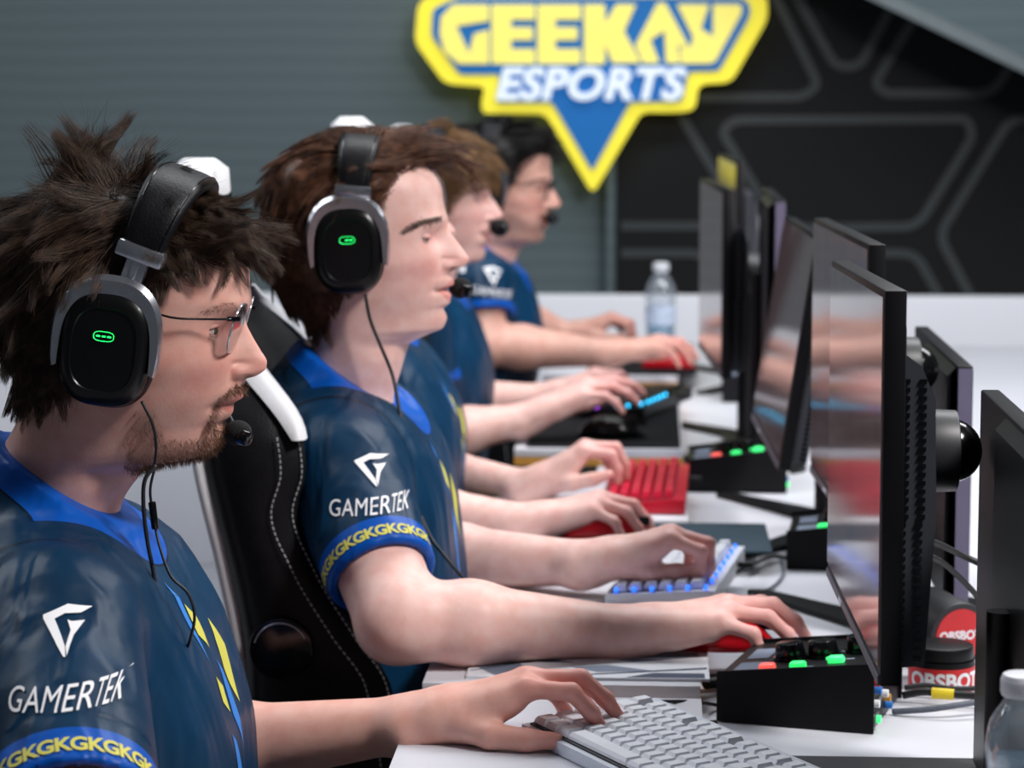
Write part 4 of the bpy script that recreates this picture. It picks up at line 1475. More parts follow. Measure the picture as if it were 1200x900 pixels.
            cc[ang < 30] = (0.07, 0.075, 0.05)
            cc[(ang > 26) & (ang < 30)] = (0.02, 0.02, 0.018)
            cc[ang < 11] = (0.006, 0.006, 0.006)
            def add(Vv, cc_):
                nonlocal base_i
                extra_v.append(Vv.reshape(-1, 3)); extra_c.append(cc_.reshape(-1, 3))
                ii = np.arange(Vv.shape[0] * Vv.shape[1]).reshape(Vv.shape[:2]) + base_i
                extra_q.append(np.stack([ii[:-1, :-1], ii[:-1, 1:], ii[1:, 1:], ii[1:, :-1]], -1).reshape(-1, 4))
                base_i += ii.size
            add(c + 0.0116 * D, cc)
            for (e0, e1, dark) in ((lid[0], 88, True), (-88, lid[1], False)):
                t = np.linspace(0, 1, 14)
                az2 = np.linspace(-86, 86, 40) * PI / 180
                T, A2 = np.meshgrid(t, az2, indexing='ij')
                arch = np.clip(np.cos(A2 * 1.42), 0, 1) ** 0.8
                if dark:
                    lo_ = np.radians(e0) * arch + np.radians(-3) * (1 - arch); E2 = lo_ + (np.radians(e1) - lo_) * T
                    rim = T
                else:
                    hi_ = np.radians(e1) * arch + np.radians(-4) * (1 - arch); E2 = hi_ + (np.radians(e0) - hi_) * T
                    rim = T
                D2 = (np.cos(E2) * np.cos(A2))[..., None] * f + (np.cos(E2) * np.sin(A2))[..., None] * r + np.sin(E2)[..., None] * u_
                rr = 0.0128 + 0.0006 * np.sin(np.clip(rim * 3, 0, 1) * PI)
                cl = np.ones(D2.shape) * np.array(skin) * np.array([0.92, 0.80, 0.80])
                dk = np.exp(-(rim / (0.07 if dark else 0.04)) ** 2) * (0.9 if dark else 0.35)
                cl *= (1 - dk)[..., None]
                add(c + rr[..., None] * D2, cl)
        s.V = np.concatenate([V] + extra_v); s.C = np.concatenate([Cc] + extra_c)
        s.Q = np.concatenate([Q] + extra_q)


# ------------------------------------------------------------------ hair
def strands(name, paths, radius, m, parent):
    """paths: (N, n, 3) in the parent's space"""
    N, n, _ = paths.shape
    cv = bpy.data.hair_curves.new(name)
    cv.add_curves([n] * N)
    cv.attributes['position'].data.foreach_set('vector', paths.astype(np.float32).ravel())
    ra = cv.attributes.get('radius') or cv.attributes.new('radius', 'FLOAT', 'POINT')
    t = np.linspace(0, 1, n)
    taper = radius * (1 - 0.75 * t ** 1.6)
    ra.data.foreach_set('value', np.tile(taper, N).astype(np.float32))
    cv.materials.append(m)
    o = bpy.data.objects.new(name, cv)
    COL.objects.link(o)
    o.parent = parent
    return o


def idw(ctrl, x, z):
    """ctrl rows: x, z, values...  -> interpolated values"""
    ctrl = np.array(ctrl, float)
    d2 = (x[:, None] - ctrl[None, :, 0]) ** 2 + (z[:, None] - ctrl[None, :, 1]) ** 2 + 1e-5
    w = 1 / d2 ** 1.5
    w /= w.sum(1, keepdims=True)
    return w @ ctrl[:, 2:]


def grow(head, roots, norms, flow, lift, length, nseg, ell, curl, clump, nclump, rng, grav=0.0, wob=0.15, outer=1.0):
    N = len(roots)
    T = flow - norms * np.sum(flow * norms, 1, keepdims=True)
    T /= np.linalg.norm(T, axis=1, keepdims=True) + 1e-9
    d = T + norms * lift[:, None]
    d /= np.linalg.norm(d, axis=1, keepdims=True)
    # locks: every strand follows its lock's guide
    gi = rng.choice(N, nclump, replace=False)
    dist = ((roots[:, None, :] - roots[None, gi, :]) ** 2).sum(-1)
    near = np.argmin(dist, 1)
    gd = d[gi] + rng.normal(0, wob, (nclump, 3))
    glen = length[gi] * rng.uniform(0.75, 1.25, nclump)
    gcurl = rng.normal(0, 1, (nclump, 3)) * curl
    axis = np.cross(norms[gi], T[gi])

    def integrate(p, dd, ln, cur):
        out = [p]
        dd = dd / np.linalg.norm(dd, axis=1, keepdims=True)
        st = (ln / (nseg - 1))[:, None]
        for i in range(nseg - 1):
            dd = dd + cur * st * 10 + np.array([0, 0, -grav]) * st * 10
            dd /= np.linalg.norm(dd, axis=1, keepdims=True)
            p = p + dd * st
            q = (p - ell[0]) / (ell[1] * outer)
            r = np.linalg.norm(q, axis=1, keepdims=True)
            p = np.where(r < 1, ell[0] + (p - ell[0]) / np.maximum(r, 1e-6), p)
            out.append(p)
        return np.stack(out, 1)
    G = integrate(roots[gi], gd, glen, gcurl)
    own = integrate(roots, d + rng.normal(0, wob * 0.6, (N, 3)), length * rng.uniform(0.45, 1.2, N), rng.normal(0, 1, (N, 3)) * curl * 0.7)
    t = np.linspace(0, 1, nseg)[None, :, None]
    free = (rng.random(N) < 0.10)[:, None, None]
    c = np.where(free, 0.15, clump) * np.clip(t * 1.25, 0, 1) ** 0.9
    c = c * rng.uniform(0.86, 1.0, N)[:, None, None]
    tgt = G[near] + (roots - roots[gi][near])[:, None, :] * (1 - 0.85 * t)
    return own * (1 - c) + tgt * c


def make_hair(root, head, Mw, off, poly, thick, flows, ell, n, nclump, nseg, rad, m, rng, seedname='hair', grav=0.1, curl=0.5, clump=0.8, wob=0.15, ycut=None, cap_m=None, asym=False):
    """thick: rows (x,z,thickness); flows: rows (x,z, dx,dz,dy, lift, length); all in head space"""
    X, Y, Z = head.X, head.Y, head.Z
    sd = sdpoly(poly, X, Z)
    th = idw(thick, X.ravel(), Z.ravel()).reshape(X.shape)
    o_ = th * smooth01(-0.001, 0.022, sd) - 0.002
    n_ = np.array([noise.noise(Vector((float(x) * 28, float(y) * 28, float(z) * 28))) for x, y, z in zip(X.ravel(), Y.ravel(), Z.ravel())]).reshape(X.shape)
    o_ = o_ * (1 + 0.22 * n_)
    P = head.P + head.N * o_[..., None]
    ok = sd > -0.006
    idx = np.arange(X.size).reshape(X.shape)
    a = idx[:-1]; b = idx[1:]
    Q = np.stack([a, b, np.roll(b, -1, 1), np.roll(a, -1, 1)], -1).reshape(-1, 4)
    okf = ok.ravel()[Q].all(1)
    Q = Q[okf]
    used = np.unique(Q)
    remap = np.full(X.size, -1); remap[used] = np.arange(len(used))
    Vw = (np.c_[P.reshape(-1, 3)[used], np.ones(len(used))] @ np.array(Mw).T)[:, :3]
    cap = fill_quads('hair', Vw, remap[Q], cap_m or m, root, off)
    # strands
    cand = np.argwhere((sd > 0.001))
    # even out the density: weight by cell area
    du = np.linalg.norm(np.roll(head.P, -1, 1) - head.P, axis=-1); dv = np.linalg.norm(np.gradient(head.P, axis=0), axis=-1)
    wgt = (du * dv)[cand[:, 0], cand[:, 1]]
    pick = cand[rng.choice(len(cand), n, p=wgt / wgt.sum())]
    R = P[pick[:, 0], pick[:, 1]] + rng.normal(0, 0.0012, (n, 3))
    Nn = head.N[pick[:, 0], pick[:, 1]]
    R = R - Nn * 0.002
    fv = idw(flows, R[:, 0], R[:, 2])
    flow = np.stack([fv[:, 0], fv[:, 2] * (1.0 if asym else np.sign(R[:, 1])), fv[:, 1]], 1)
    paths = grow(head, R, Nn, flow, fv[:, 3], fv[:, 4], nseg, ell, curl, clump, nclump, rng, grav, wob)
    Pw = paths.reshape(-1, 3)
    Pw = (np.c_[Pw, np.ones(len(Pw))] @ np.array(Mw).T)[:, :3] - np.array(off)
    strands('hair_strands', Pw.reshape(n, nseg, 3), rad, m, cap)
    return cap


def short_hairs(root, name, head, Mw, off, poly, n, length, dirv, rad, m, rng, ymin=0.0, ymax=1.0, both=True, avoid=None, lift=0.5, dens=None):
    X, Y, Z = head.X, head.Y, head.Z
    sd = sdpoly(poly, X, Z)
    ok = (sd > 0) & (np.abs(Y) > ymin) & (np.abs(Y) < ymax) & (X > -0.03)
    if avoid is not None:
        ok &= ~((Z < avoid[0]) & (Z > avoid[1]) & (np.abs(Y) < 0.0225) & (X > avoid[2]))
    cand = np.argwhere(ok)
    du = np.linalg.norm(np.roll(head.P, -1, 1) - head.P, axis=-1); dv = np.linalg.norm(np.gradient(head.P, axis=0), axis=-1)
    wgt = (du * dv)[cand[:, 0], cand[:, 1]]
    if dens is not None:
        wgt = wgt * np.maximum(idw(dens, X[ok], Z[ok])[:, 0], 0)
    pick = cand[rng.choice(len(cand), n, p=wgt / wgt.sum())]
    R = head.P[pick[:, 0], pick[:, 1]] + rng.normal(0, 0.0006, (n, 3)); Nn = head.N[pick[:, 0], pick[:, 1]]
    R -= Nn * 0.0006
    d = np.array(dirv) + rng.normal(0, 0.35, (n, 3)) + Nn * lift
    d /= np.linalg.norm(d, axis=1, keepdims=True)
    ln = length * rng.uniform(0.5, 1.2, n)
    t = np.linspace(0, 1, 4)[None, :, None]
    paths = R[:, None, :] + d[:, None, :] * t * ln[:, None, None] + np.array([0, 0, -0.12]) * (t ** 2) * ln[:, None, None]
    Pw = paths.reshape(-1, 3)
    Pw = (np.c_[Pw, np.ones(len(Pw))] @ np.array(Mw).T)[:, :3] - np.array(off)
    return strands(name, Pw.reshape(n, 4, 3), rad, m, root)


# ------------------------------------------------------------------ bodies and jerseys
def torso_list(c):
    """capsules across the body: (centre, half width in Y, radius)"""
    return c['torso']


def make_body(cfg, head, Mw):
    lo = np.array([1e9] * 3); hi = -lo
    pts = []
    for arm in cfg['arms']:
        pts += [np.array(arm['sh']), np.array(arm['el']), np.array(arm['wr']), np.array(arm['wr']) + np.array([0.22, 0, 0])]
    for c, hw, r in cfg['torso']:
        pts += [np.array(c) - np.array([r, hw + r, r]), np.array(c) + np.array([r, hw + r, r])]
    pts = np.array(pts)
    lo, hi = pts.min(0) - 0.07, pts.max(0) + 0.07
    F = Field(lo, hi, cfg.get('vox', 0.0026))
    for c, hw, r in cfg['torso']:
        c = np.array(c); F.cone(c - [0, hw, 0], c + [0, hw, 0], r - 0.03, r - 0.03, 0.05, m=0.02)
    nb = np.array(cfg['neck'])
    for arm in cfg['arms']:
        sh, el, wr = np.array(arm['sh']), np.array(arm['el']), np.array(arm['wr'])
        s_ = arm.get('sc', 1.0)
        F.cone(nb - [0, 0, 0.105], sh, 0.030, 0.040, 0.03, m=0.02)
        F.cone(sh, el, 0.050 * s_, 0.041 * s_, 0.02)
        F.cone(sh * 0.45 + el * 0.55, el, 0.045 * s_, 0.041 * s_, 0.02)
        mid = el * 0.70 + wr * 0.30
        F.cone(el, mid, 0.041 * s_, 0.0435 * s_, 0.02)
        F.cone(mid, wr, 0.0435 * s_, 0.0265 * s_, 0.02)
        # bony point of the elbow
        fw = nv(wr - el); ua = nv(el - sh)
        F.cone(el + (ua - fw) * 0.006, el + (ua - fw) * 0.012, 0.034 * s_, 0.030 * s_, 0.02)
        hd = arm['hand']
        hand(F, wr + nv(hd['fwd']) * 0.012, hd['fwd'], hd.get('up', (0, 0, 1)), arm['left'], hd['flex'], hd.get('spread', (0.16, 0.04, -0.06, -0.18)), hd.get('thumb'), arm.get('hsc', 1.0))
        # knob of the wrist
        F.cone(wr + np.array([-0.012, -0.02 if not arm['left'] else 0.02, 0.010]), wr + np.array([-0.008, -0.021 if not arm['left'] else 0.021, 0.010]), 0.008, 0.008, 0.014)
    V, Q = surface_nets(F)
    V = relax(V, Q, 2, 0.4)
    col = np.ones((len(V), 3)) * np.array(cfg['skin'])
    for arm in cfg['arms']:
        wr = np.array(arm['wr']); fw = nv(arm['hand']['fwd'])
        s_ = (V - wr) @ fw
        nearm = np.linalg.norm(V - wr, axis=1) < 0.24
        redd = smooth01(0.06, 0.16, s_) * nearm
        col *= 1 - redd[:, None] * np.array([0.03, 0.20, 0.17])
    Hw = (np.c_[head.V, np.ones(len(head.V))] @ np.array(Mw).T)[:, :3]
    VV = np.concatenate([V, Hw]); CC = np.concatenate([col, head.C]); QQ = np.concatenate([Q, head.Q + len(V)])
    return VV, QQ, CC


def make_jersey(cfg, root, off):
    pts = []
    for c, hw, r in cfg['torso']:
        pts += [np.array(c) - np.array([r, hw + r, r]), np.array(c) + np.array([r, hw + r, r])]
    for arm in cfg['arms']:
        pts += [np.array(arm['sh']), np.array(arm['hem'])]
    pts = np.array(pts)
    F = Field(pts.min(0) - 0.14, pts.max(0) + 0.14, cfg.get('jvox', 0.0045))
    T = cfg['torso']
    for i, (c, hw, r) in enumerate(T):
        c = np.array(c); F.cone(c - [0, hw, 0], c + [0, hw, 0], r, r, 0.07, m=0.03)
        if i + 1 < len(T):
            c2, hw2, r2 = T[i + 1]; c2 = np.array(c2)
            F.cone((c + c2) / 2 - [0, (hw + hw2) / 2, 0], (c + c2) / 2 + [0, (hw + hw2) / 2, 0], (r + r2) / 2 - 0.004, (r + r2) / 2 - 0.004, 0.05, m=0.03)
    nb = np.array(cfg['neck'])
    for arm in cfg['arms']:
        sh = np.array(arm['sh'])
        F.cone(nb - [0, 0, 0.082], sh * 0.94 + nb * 0.06 + [0, 0, 0.002], 0.056, 0.060, 0.04, m=0.02)
    p0_, n0_ = np.array(cfg['collar'][0]), nv(cfg['collar'][1])
    F.cone(p0_ - n0_ * 0.05, p0_ + n0_ * 0.03, 0.078, cfg.get('cr', 0.072), 0.03, m=0.02)
    for arm in cfg['arms']:
        sh, hem = np.array(arm['sh']), np.array(arm['hem'])
        ax_ = nv(hem - sh); L = np.linalg.norm(hem - sh)
        r0, r1 = arm.get('slv', (0.074, 0.068))
        ext = hem + ax_ * 0.05
        sl, g = F.sub(np.minimum(sh, ext) - 0.13, np.maximum(sh, ext) + 0.13)
        d = cone_d(g, sh, ext, r0, r1)
        pl = (g[0] - hem[0]) * ax_[0] + (g[1] - hem[1]) * ax_[1] + (g[2] - hem[2]) * ax_[2]
        d = np.maximum(d, pl)
        inn = cone_d(g, hem - ax_ * 0.05, hem + ax_ * 0.06, r1 - 0.010, r1 - 0.007)
        d = np.maximum(d, -inn)
        F.blend(sl, d, 0.022)
    # neckline: everything above the sloping collar line is cut away
    p0, n0 = np.array(cfg['collar'][0]), nv(cfg['collar'][1])
    g = np.meshgrid(*F.ax, indexing='ij', sparse=True)
    pd = (g[0] - p0[0]) * n0[0] + (g[1] - p0[1]) * n0[1] + (g[2] - p0[2]) * n0[2]
    Rc = cfg.get('rc', 0.100)
    fw_ = np.array([n0[2], 0, -n0[0]])
    du_ = (g[0] - p0[0]) * fw_[0] + (g[2] - p0[2]) * fw_[2]
    rad_ = np.sqrt(du_ ** 2 + (g[1] - p0[1]) ** 2)
    F.F = np.maximum(F.F, np.minimum(pd, Rc - rad_))
    zb = min(np.array(c)[2] for c, _, _ in T) - 0.06
    F.F = np.maximum(F.F, (zb - g[2]) + 0 * F.F)
    V, Q = surface_nets(F)
    V = relax(V, Q, 4, 0.45)
    pdv = (V - p0) @ n0
    duv = (V - p0) @ fw_
    rv = np.sqrt(duv ** 2 + (V[:, 1] - p0[1]) ** 2)
    fr_ = smooth01(0.5, 1.0, duv / np.maximum(rv, 1e-6))
    col = np.minimum(cfg.get('band', 0.022) * (1 + 0.5 * fr_) + pdv, cfg.get('bandr', 0.100) + 0.02 * fr_ - rv)
    hemv = np.full(len(V), -1.0); seam = np.full(len(V), 1.0)
    for arm in cfg['arms']:
        sh, hem = np.array(arm['sh']), np.array(arm['hem'])
        ax_ = nv(hem - sh); L = np.linalg.norm(hem - sh)
        s_ = (V - sh) @ ax_
        dist = np.linalg.norm(V - sh - s_[:, None] * ax_, axis=1)
        on = (dist < arm['slv'][1] + 0.012) & (dist > 0.02) & (s_ > L * 0.45) & ((V[:, 1] - nb[1]) * (sh[1] - nb[1]) > 0.08 * abs(sh[1] - nb[1]))
        hemv = np.where(on, (L - s_) * cfg.get('hem_k', 1.0), hemv)
        side = np.sign(sh[1] - nb[1])
        near = np.linalg.norm(V - sh, axis=1) < 0.13
        seam = np.where(near, np.minimum(seam, np.abs((V[:, 1] - sh[1]) * side + 0.032 + 0.25 * (V[:, 2] - sh[2] - 0.06))), seam)
    # folds of the cloth
    amp = cfg.get('fold', 0.0045)
    lowf = np.array([noise.noise(Vector((float(v[0]) * 9, float(v[1]) * 8, float(v[2]) * 5.0 + float(v[0]) * 6))) for v in V])
    hif = np.array([noise.noise(Vector((float(v[0]) * 24 + 5, float(v[1]) * 20, float(v[2]) * 9 - float(v[0]) * 12))) for v in V])
    n2 = V.copy(); n2[:, 2] = 0
    cc = np.array([np.mean([np.array(c)[0] for c, _, _ in T]), nb[1], 0])
    d_ = n2 - cc; d_ /= np.linalg.norm(d_, axis=1, keepdims=True) + 1e-9
    calm = np.where((col > -0.03) | (hemv > -0.5) & (hemv < 0.05), 0.25, 1.0)
    V = V + d_ * (amp * (lowf + 0.55 * (1 - 2 * np.abs(hif))) * calm)[:, None]
    o = fill_quads('jersey', V, Q, M['jersey'], root, off, attrs={'collar': col, 'hem': hemv, 'seam': seam})
    bv = BVHTree.FromPolygons([tuple(v) for v in V], [tuple(map(int, q)) for q in Q])
    return o, bv


def press_on(tb, bv, place, direc, lift=0.0012):
    """lay a flat print on the cloth: place(x, y) -> point in front of it, direc = way towards the cloth"""
    dele = []
    for v in tb.verts:
        p = place(v.co.x, v.co.y)
        loc, nrm, i, d = bv.ray_cast(Vector(p), Vector(direc))
        if loc is None:
            dele.append(v)
            v.co = Vector(p)
        else:
            if nrm.dot(Vector(direc)) > 0: nrm = -nrm
            v.co = loc + nrm * lift
    if dele:
        bmesh.ops.delete(tb, geom=dele, context='VERTS')
    far = [f for f in tb.faces if max(e.calc_length() for e in f.edges) > 0.017]
    if far:
        bmesh.ops.delete(tb, geom=far, context='FACES')
    return tb


def dice(tb, step, span):
    n = int(span / step)
    for no in ((1, 0, 0), (0, 1, 0)):
        for k in range(-n, n + 1):
            bmesh.ops.bisect_plane(tb, geom=tb.verts[:] + tb.edges[:] + tb.faces[:], plane_co=(no[0] * k * step, no[1] * k * step, 0), plane_no=no)


EMBLEM = [[(0, .775), (.47, .92), (.99, .79), (.80, .72), (.47, .76), (.28, .69), (.68, .20), (.75, 0), (.70, .02), (.04, .70)],
          [(.56, .64), (.66, .60), (.93, .58), (.80, .36), (.77, .02), (.70, .18), (.70, .45)]]


def emblem_bm(size):
    bm = BM()
    for poly in EMBLEM:
        vs = [bm.verts.new(((x - 0.5) * size, (y - 0.46) * size, 0)) for x, y in poly]
        f = bm.faces.new(vs)
    bmesh.ops.triangulate(bm, faces=bm.faces)
    return bm


def sleeve_print(jersey, bv, off, px, py, Y, sc, txt=True, cx_txt=(0, -50), txt_w=122, rot=0.1, emb=58, step=0.004, shear=0.0):
    """emblem and lettering on the camera side of the sleeve"""
    ppm = FPX / Y
    R2 = Matrix.Rotation(rot, 2)

    def placer(ox, oy):
        def f(x, y):
            v = R2 @ Vector((x, y))
            p = at(px + ox + v.x * ppm, py - oy - v.y * ppm, Y - 0.25)
            q = at(px + ox + v.x * ppm, py - oy - v.y * ppm, Y)
            p = Vector((q.x, Y - 0.25, q.z))
            return p
        return f
    tb = emblem_bm(emb / ppm); dice(tb, step, 0.05)
    press_on(tb, bv, placer(0, 0), (0, 1, 0))
    obj('sleeve_emblem', tb, M['white_ink'], jersey, None, off=off)
    if txt:
        tb = text_bm('GAMERTEK', 0.020, 0.0, spacing=1.04)
        w_ = max(v.co.x for v in tb.verts) - min(v.co.x for v in tb.verts)
        xm_ = min(v.co.x for v in tb.verts)
        for v in tb.verts:
            u = (v.co.x - xm_) / w_
            u = u * 1.24 if u < 0.64 else 0.7936 + (u - 0.64) * 0.573
            v.co.x = (u - 0.5) * txt_w / ppm
        sy = (23 * sc / ppm) / (max(v.co.y for v in tb.verts) - min(v.co.y for v in tb.verts))
        for v in tb.verts: v.co.y *= sy
        dice(tb, step, 0.08)
        press_on(tb, bv, placer(*cx_txt), (0, 1, 0))
        obj('sleeve_lettering', tb, M['white_ink'], jersey, None, off=off)


def hem_print(jersey, bv, off, arm, n, Y, size=0.019):
    """yellow GK lettering round the cuff"""
    sh, hem = Vector(arm['sh']), Vector(arm['hem'])
    ax_ = (hem - sh).normalized()
    side = Vector((0, -1, 0)); side = (side - ax_ * side.dot(ax_)).normalized()
    fr = ax_.cross(side)
    tb = text_bm('GK' * n, size, 0.0006, spacing=0.92)
    dice(tb, 0.004, 0.20)
    r1 = arm['slv'][1]
    for v in list(tb.verts):
        a = -v.co.x / r1
        c = hem - ax_ * (0.0145 + v.co.y)
        d = side * math.cos(a) + fr * math.sin(a)
        loc, nrm, i, dist = bv.ray_cast(c + d * 0.16, -d, 0.14)
        v.co = (loc + d * 0.0012) if loc is not None else c + d * (r1 + 0.002)
    obj('cuff_lettering', tb, M['yellow_ink'], jersey, None, off=off)


def front_print(jersey, bv, off, name, polys, m, Y0):
    """coloured shapes on the chest; polys in metres (y across, z up) around a point, seen from in front"""
    for poly in polys:
        tb = BM()
        tb.faces.new([tb.verts.new((y, z, 0)) for y, z in poly])
        bmesh.ops.triangulate(tb, faces=tb.faces)
        dice(tb, 0.008, 0.30)
        press_on(tb, bv, lambda x, y: (Y0[0], Y0[1] + x, Y0[2] + y), (-1, 0, 0), 0.0006)
        if len(tb.faces):
            obj(name, tb, m, jersey, None, off=off)
        else:
            tb.free()


CHEST_Y = [[(-0.030, -0.035), (-0.012, -0.050), (-0.016, -0.078), (-0.034, -0.062)], [(-0.034, -0.10), (-0.020, -0.112), (-0.024, -0.135), (-0.040, -0.122)], [(-0.048, -0.185), (-0.022, -0.205), (-0.038, -0.225), (-0.018, -0.25), (-0.05, -0.245)], [(0.03, -0.06), (0.055, -0.09), (0.035, -0.14), (0.012, -0.1)], [(0.02, -0.2), (0.055, -0.24), (0.01, -0.27)]]
CHEST_B = [[(-0.046, -0.012), (-0.036, -0.028), (-0.040, -0.085), (-0.052, -0.05)], [(-0.045, -0.15), (-0.030, -0.16), (-0.012, -0.20), (-0.048, -0.195)], [(-0.008, -0.09), (0.012, -0.12), (0.006, -0.18), (-0.016, -0.14)]]
# ------------------------------------------------------------------ headsets
def superell(a, b, n, k=48, a0=0.0, a1=2 * PI, closed=True):
    out = []
    for i in range(k if closed else k + 1):
        t = a0 + (a1 - a0) * i / k
        c, s_ = math.cos(t), math.sin(t)
        out.append((a * math.copysign(abs(c) ** (2 / n), c), b * math.copysign(abs(s_) ** (2 / n), s_)))
    return out


def make_headset(lab, o, yaw, tilt, cup_tilt, H, hw=0.083, vc=0.080, led=True, led_bars=2, mic=None, plain=False, cup=(0.0395, 0.0505), mic_r=0.012):
    """o: point between the ears; tilt leans the headband forward, cup_tilt the ear cups"""
    t = empty('headset', o, yaw, lab, 'headset', 'headsets worn by the players')
    RT = Matrix.Rotation(tilt, 4, 'Y')
    RC = Matrix.Rotation(cup_tilt, 4, 'Y')
    a, b = cup

    def put(name, bm, m, par, R=RT, sm=35):
        bmesh.ops.transform(bm, matrix=R, verts=bm.verts)
        return obj(name, bm, m, par, smooth=sm)
    # headband
    n = 40
    path, ang = [], []
    for i in range(n + 1):
        q = PI * i / n
        c, s_ = math.cos(q), math.sin(q)
        y = -(hw + 0.006) * math.copysign(abs(c) ** 0.72, c)
        path.append(Vector((0, y, vc + 0.004 + (H - vc) * abs(s_) ** 0.85)))
    bm = BM()
    sect = round_poly([(-0.021, -0.006), (0.021, -0.006), (0.021, 0.004), (0.012, 0.0065), (-0.012, 0.0065), (-0.021, 0.004)], 0.004, 3)
    rings = []
    for i, p in enumerate(path):
        tg = (path[min(i + 1, n)] - path[max(i - 1, 0)]).normalized()
        nr = Vector((0, -tg.z, tg.y)); nr = nr if nr.dot(p - Vector((0, 0, vc))) > 0 else -nr
        wsc = 0.86 + 0.30 * math.sin(PI * i / n)
        rings.append([bm.verts.new(p + Vector((u * wsc, 0, 0)) + nr * v) for u, v in sect])
    for i in range(n):
        for j in range(len(sect)):
            bm.faces.new((rings[i][j], rings[i][(j + 1) % len(sect)], rings[i + 1][(j + 1) % len(sect)], rings[i + 1][j]))
    bm.faces.new(rings[0]); bm.faces.new(rings[-1][::-1])
    band = put('headband', bm, M['leather'], t, sm=50)
    if not plain:
        bm = BM()
        for sx in (-1, 1):
            for i in range(1, n * 3):
                f = i / 3
                k = int(f); fr = f - k
                if k >= n: break
                p = path[k].lerp(path[k + 1], fr)
                tg = (path[k + 1] - path[k]).normalized()
                nr = Vector((0, -tg.z, tg.y)); nr = nr if nr.dot(p - Vector((0, 0, vc))) > 0 else -nr
                wsc = 0.86 + 0.30 * math.sin(PI * f / n)
                c = p + Vector((sx * 0.0165 * wsc, 0, 0)) + nr * 0.0056
                cyl(bm, c - tg * 0.0013, c + tg * 0.0013, 0.0007, seg=6)
        put('stitching', bm, M['black_gloss'], band, sm=None)
    for sd in (-1, 1):
        y = sd * (hw + 0.006)
        bm = BM(); box(bm, (0, y, vc + 0.002), (0.043, 0.017, 0.015), 0.003); put('band_collar', bm, M['silver'], t)
        bm = BM(); box(bm, (0, y, vc - 0.018), (0.020, 0.010, 0.036), 0.003); box(bm, (0, y + sd * 0.004, vc - 0.014), (0.006, 0.005, 0.022), 0.001); put('slider', bm, M['chrome'], t)
        # ear cushion and cup
        bm = BM()
        prof = [(0.80, 0.0), (0.96, 0.002), (1.0, 0.008), (1.0, 0.018), (0.97, 0.022)]
        rings = []
        for s_, d in prof:
            rings.append([bm.verts.new((u * s_ * 1.05, sd * (hw - 0.020 + d), v * s_ * 1.04)) for u, v in superell(a, b, 2.7)])
        for r0, r1 in zip(rings[:-1], rings[1:]):
            for j in range(48): bm.faces.new((r0[j], r0[(j + 1) % 48], r1[(j + 1) % 48], r1[j]))
        bm.faces.new(rings[0]); bm.faces.new(rings[-1])
        put('ear_cushion', bm, M['leather'], t, RC)
        bm = BM()
        prof = [(0.97, 0.0), (1.0, 0.004), (1.0, 0.010), (0.975, 0.0155), (0.90, 0.0195), (0.80, 0.0215), (0.72, 0.0222), (0.70, 0.0212), (0.4, 0.0222), (0.02, 0.0226)]
        rings = []
        for s_, d in prof:
            rings.append([bm.verts.new((u * s_, sd * (hw + d), v * s_)) for u, v in superell(a, b, 2.9)])
        for r0, r1 in zip(rings[:-1], rings[1:]):
            for j in range(48): bm.faces.new((r0[j], r0[(j + 1) % 48], r1[(j + 1) % 48], r1[j]))
        bm.faces.new(rings[0]); bm.faces.new(rings[-1])
        cupo = put('ear_cup', bm, M['black_cup'], t, RC, 30)
        # yoke hugging the upper half of the cup
        pts = [Vector((u * 1.10, sd * (hw + 0.009), v * 1.09)) for u, v in superell(a, b, 2.6, 40, math.radians(-14), math.radians(194), False)]
        bm = BM()
        sc_ = [0.40 + 0.75 * math.sin(PI * i / 40) ** 0.8 for i in range(41)]
        rings = []
        for i, p in enumerate(pts):
            out = Vector((p.x, 0, p.z)).normalized()
            wv_ = 0.0085 * sc_[i]
            rings.append([bm.verts.new(p + out * q0 + Vector((0, sd * q1, 0))) for q0, q1 in ((-wv_ * 0.8, -0.005), (wv_ * 0.8, -0.005), (wv_, 0.003), (wv_ * 0.5, 0.0085), (-wv_ * 0.7, 0.0085), (-wv_, 0.003))])
        for r0, r1 in zip(rings[:-1], rings[1:]):
            for j in range(6): bm.faces.new((r0[j], r0[(j + 1) % 6], r1[(j + 1) % 6], r1[j]))
        bm.faces.new(rings[0]); bm.faces.new(rings[-1][::-1])
        put('yoke', bm, M['silver'], t, RC, 40)
        if led and sd < 0:
            yf = sd * (hw + 0.0232)
            bm = BM()
            for k in range(led_bars):
                x = (k - (led_bars - 1) / 2) * 0.0048 + (0.002 if led_bars == 2 else 0)
                box(bm, (x, yf, 0.012), (0.0034, 0.0008, 0.0013), 0.0003)
            sweep(bm, [Vector((u, yf, 0.012 + v)) for u, v in superell(0.0088, 0.0042, 3, 32, 0, 2 * PI, False)], [(0.0003 * math.cos(x), 0.0003 * math.sin(x)) for x in (0, 2.1, 4.2)], up=(0, 1, 0), caps=False)
            tag(put('status_light', bm, M['led_green'], cupo, RC, None), 'green light')
    if mic is not None:
        m_ = Vector(mic)
        # the boom runs forward along the far cheek
        p0 = RC @ Vector((0.030, hw + 0.002, -0.040))
        path = [p0, p0 + Vector((0.02, 0.006, -0.010)), (p0 * 0.45 + m_ * 0.55) + Vector((0.010, 0.022, -0.004)), m_ + Vector((-0.006, 0.022, 0.0)), m_ + Vector((0, 0.006, 0))]
        bm = BM(); tube(bm, path, 0.0024, 8, 6); obj('mic_boom', bm, M['black'], t, 40)
        bm = BM()
        sph(bm, m_, mic_r, 22, 14, (1.05, 0.95, 0.95))
        mo = obj('microphone', bm, M['foam'], t, True)
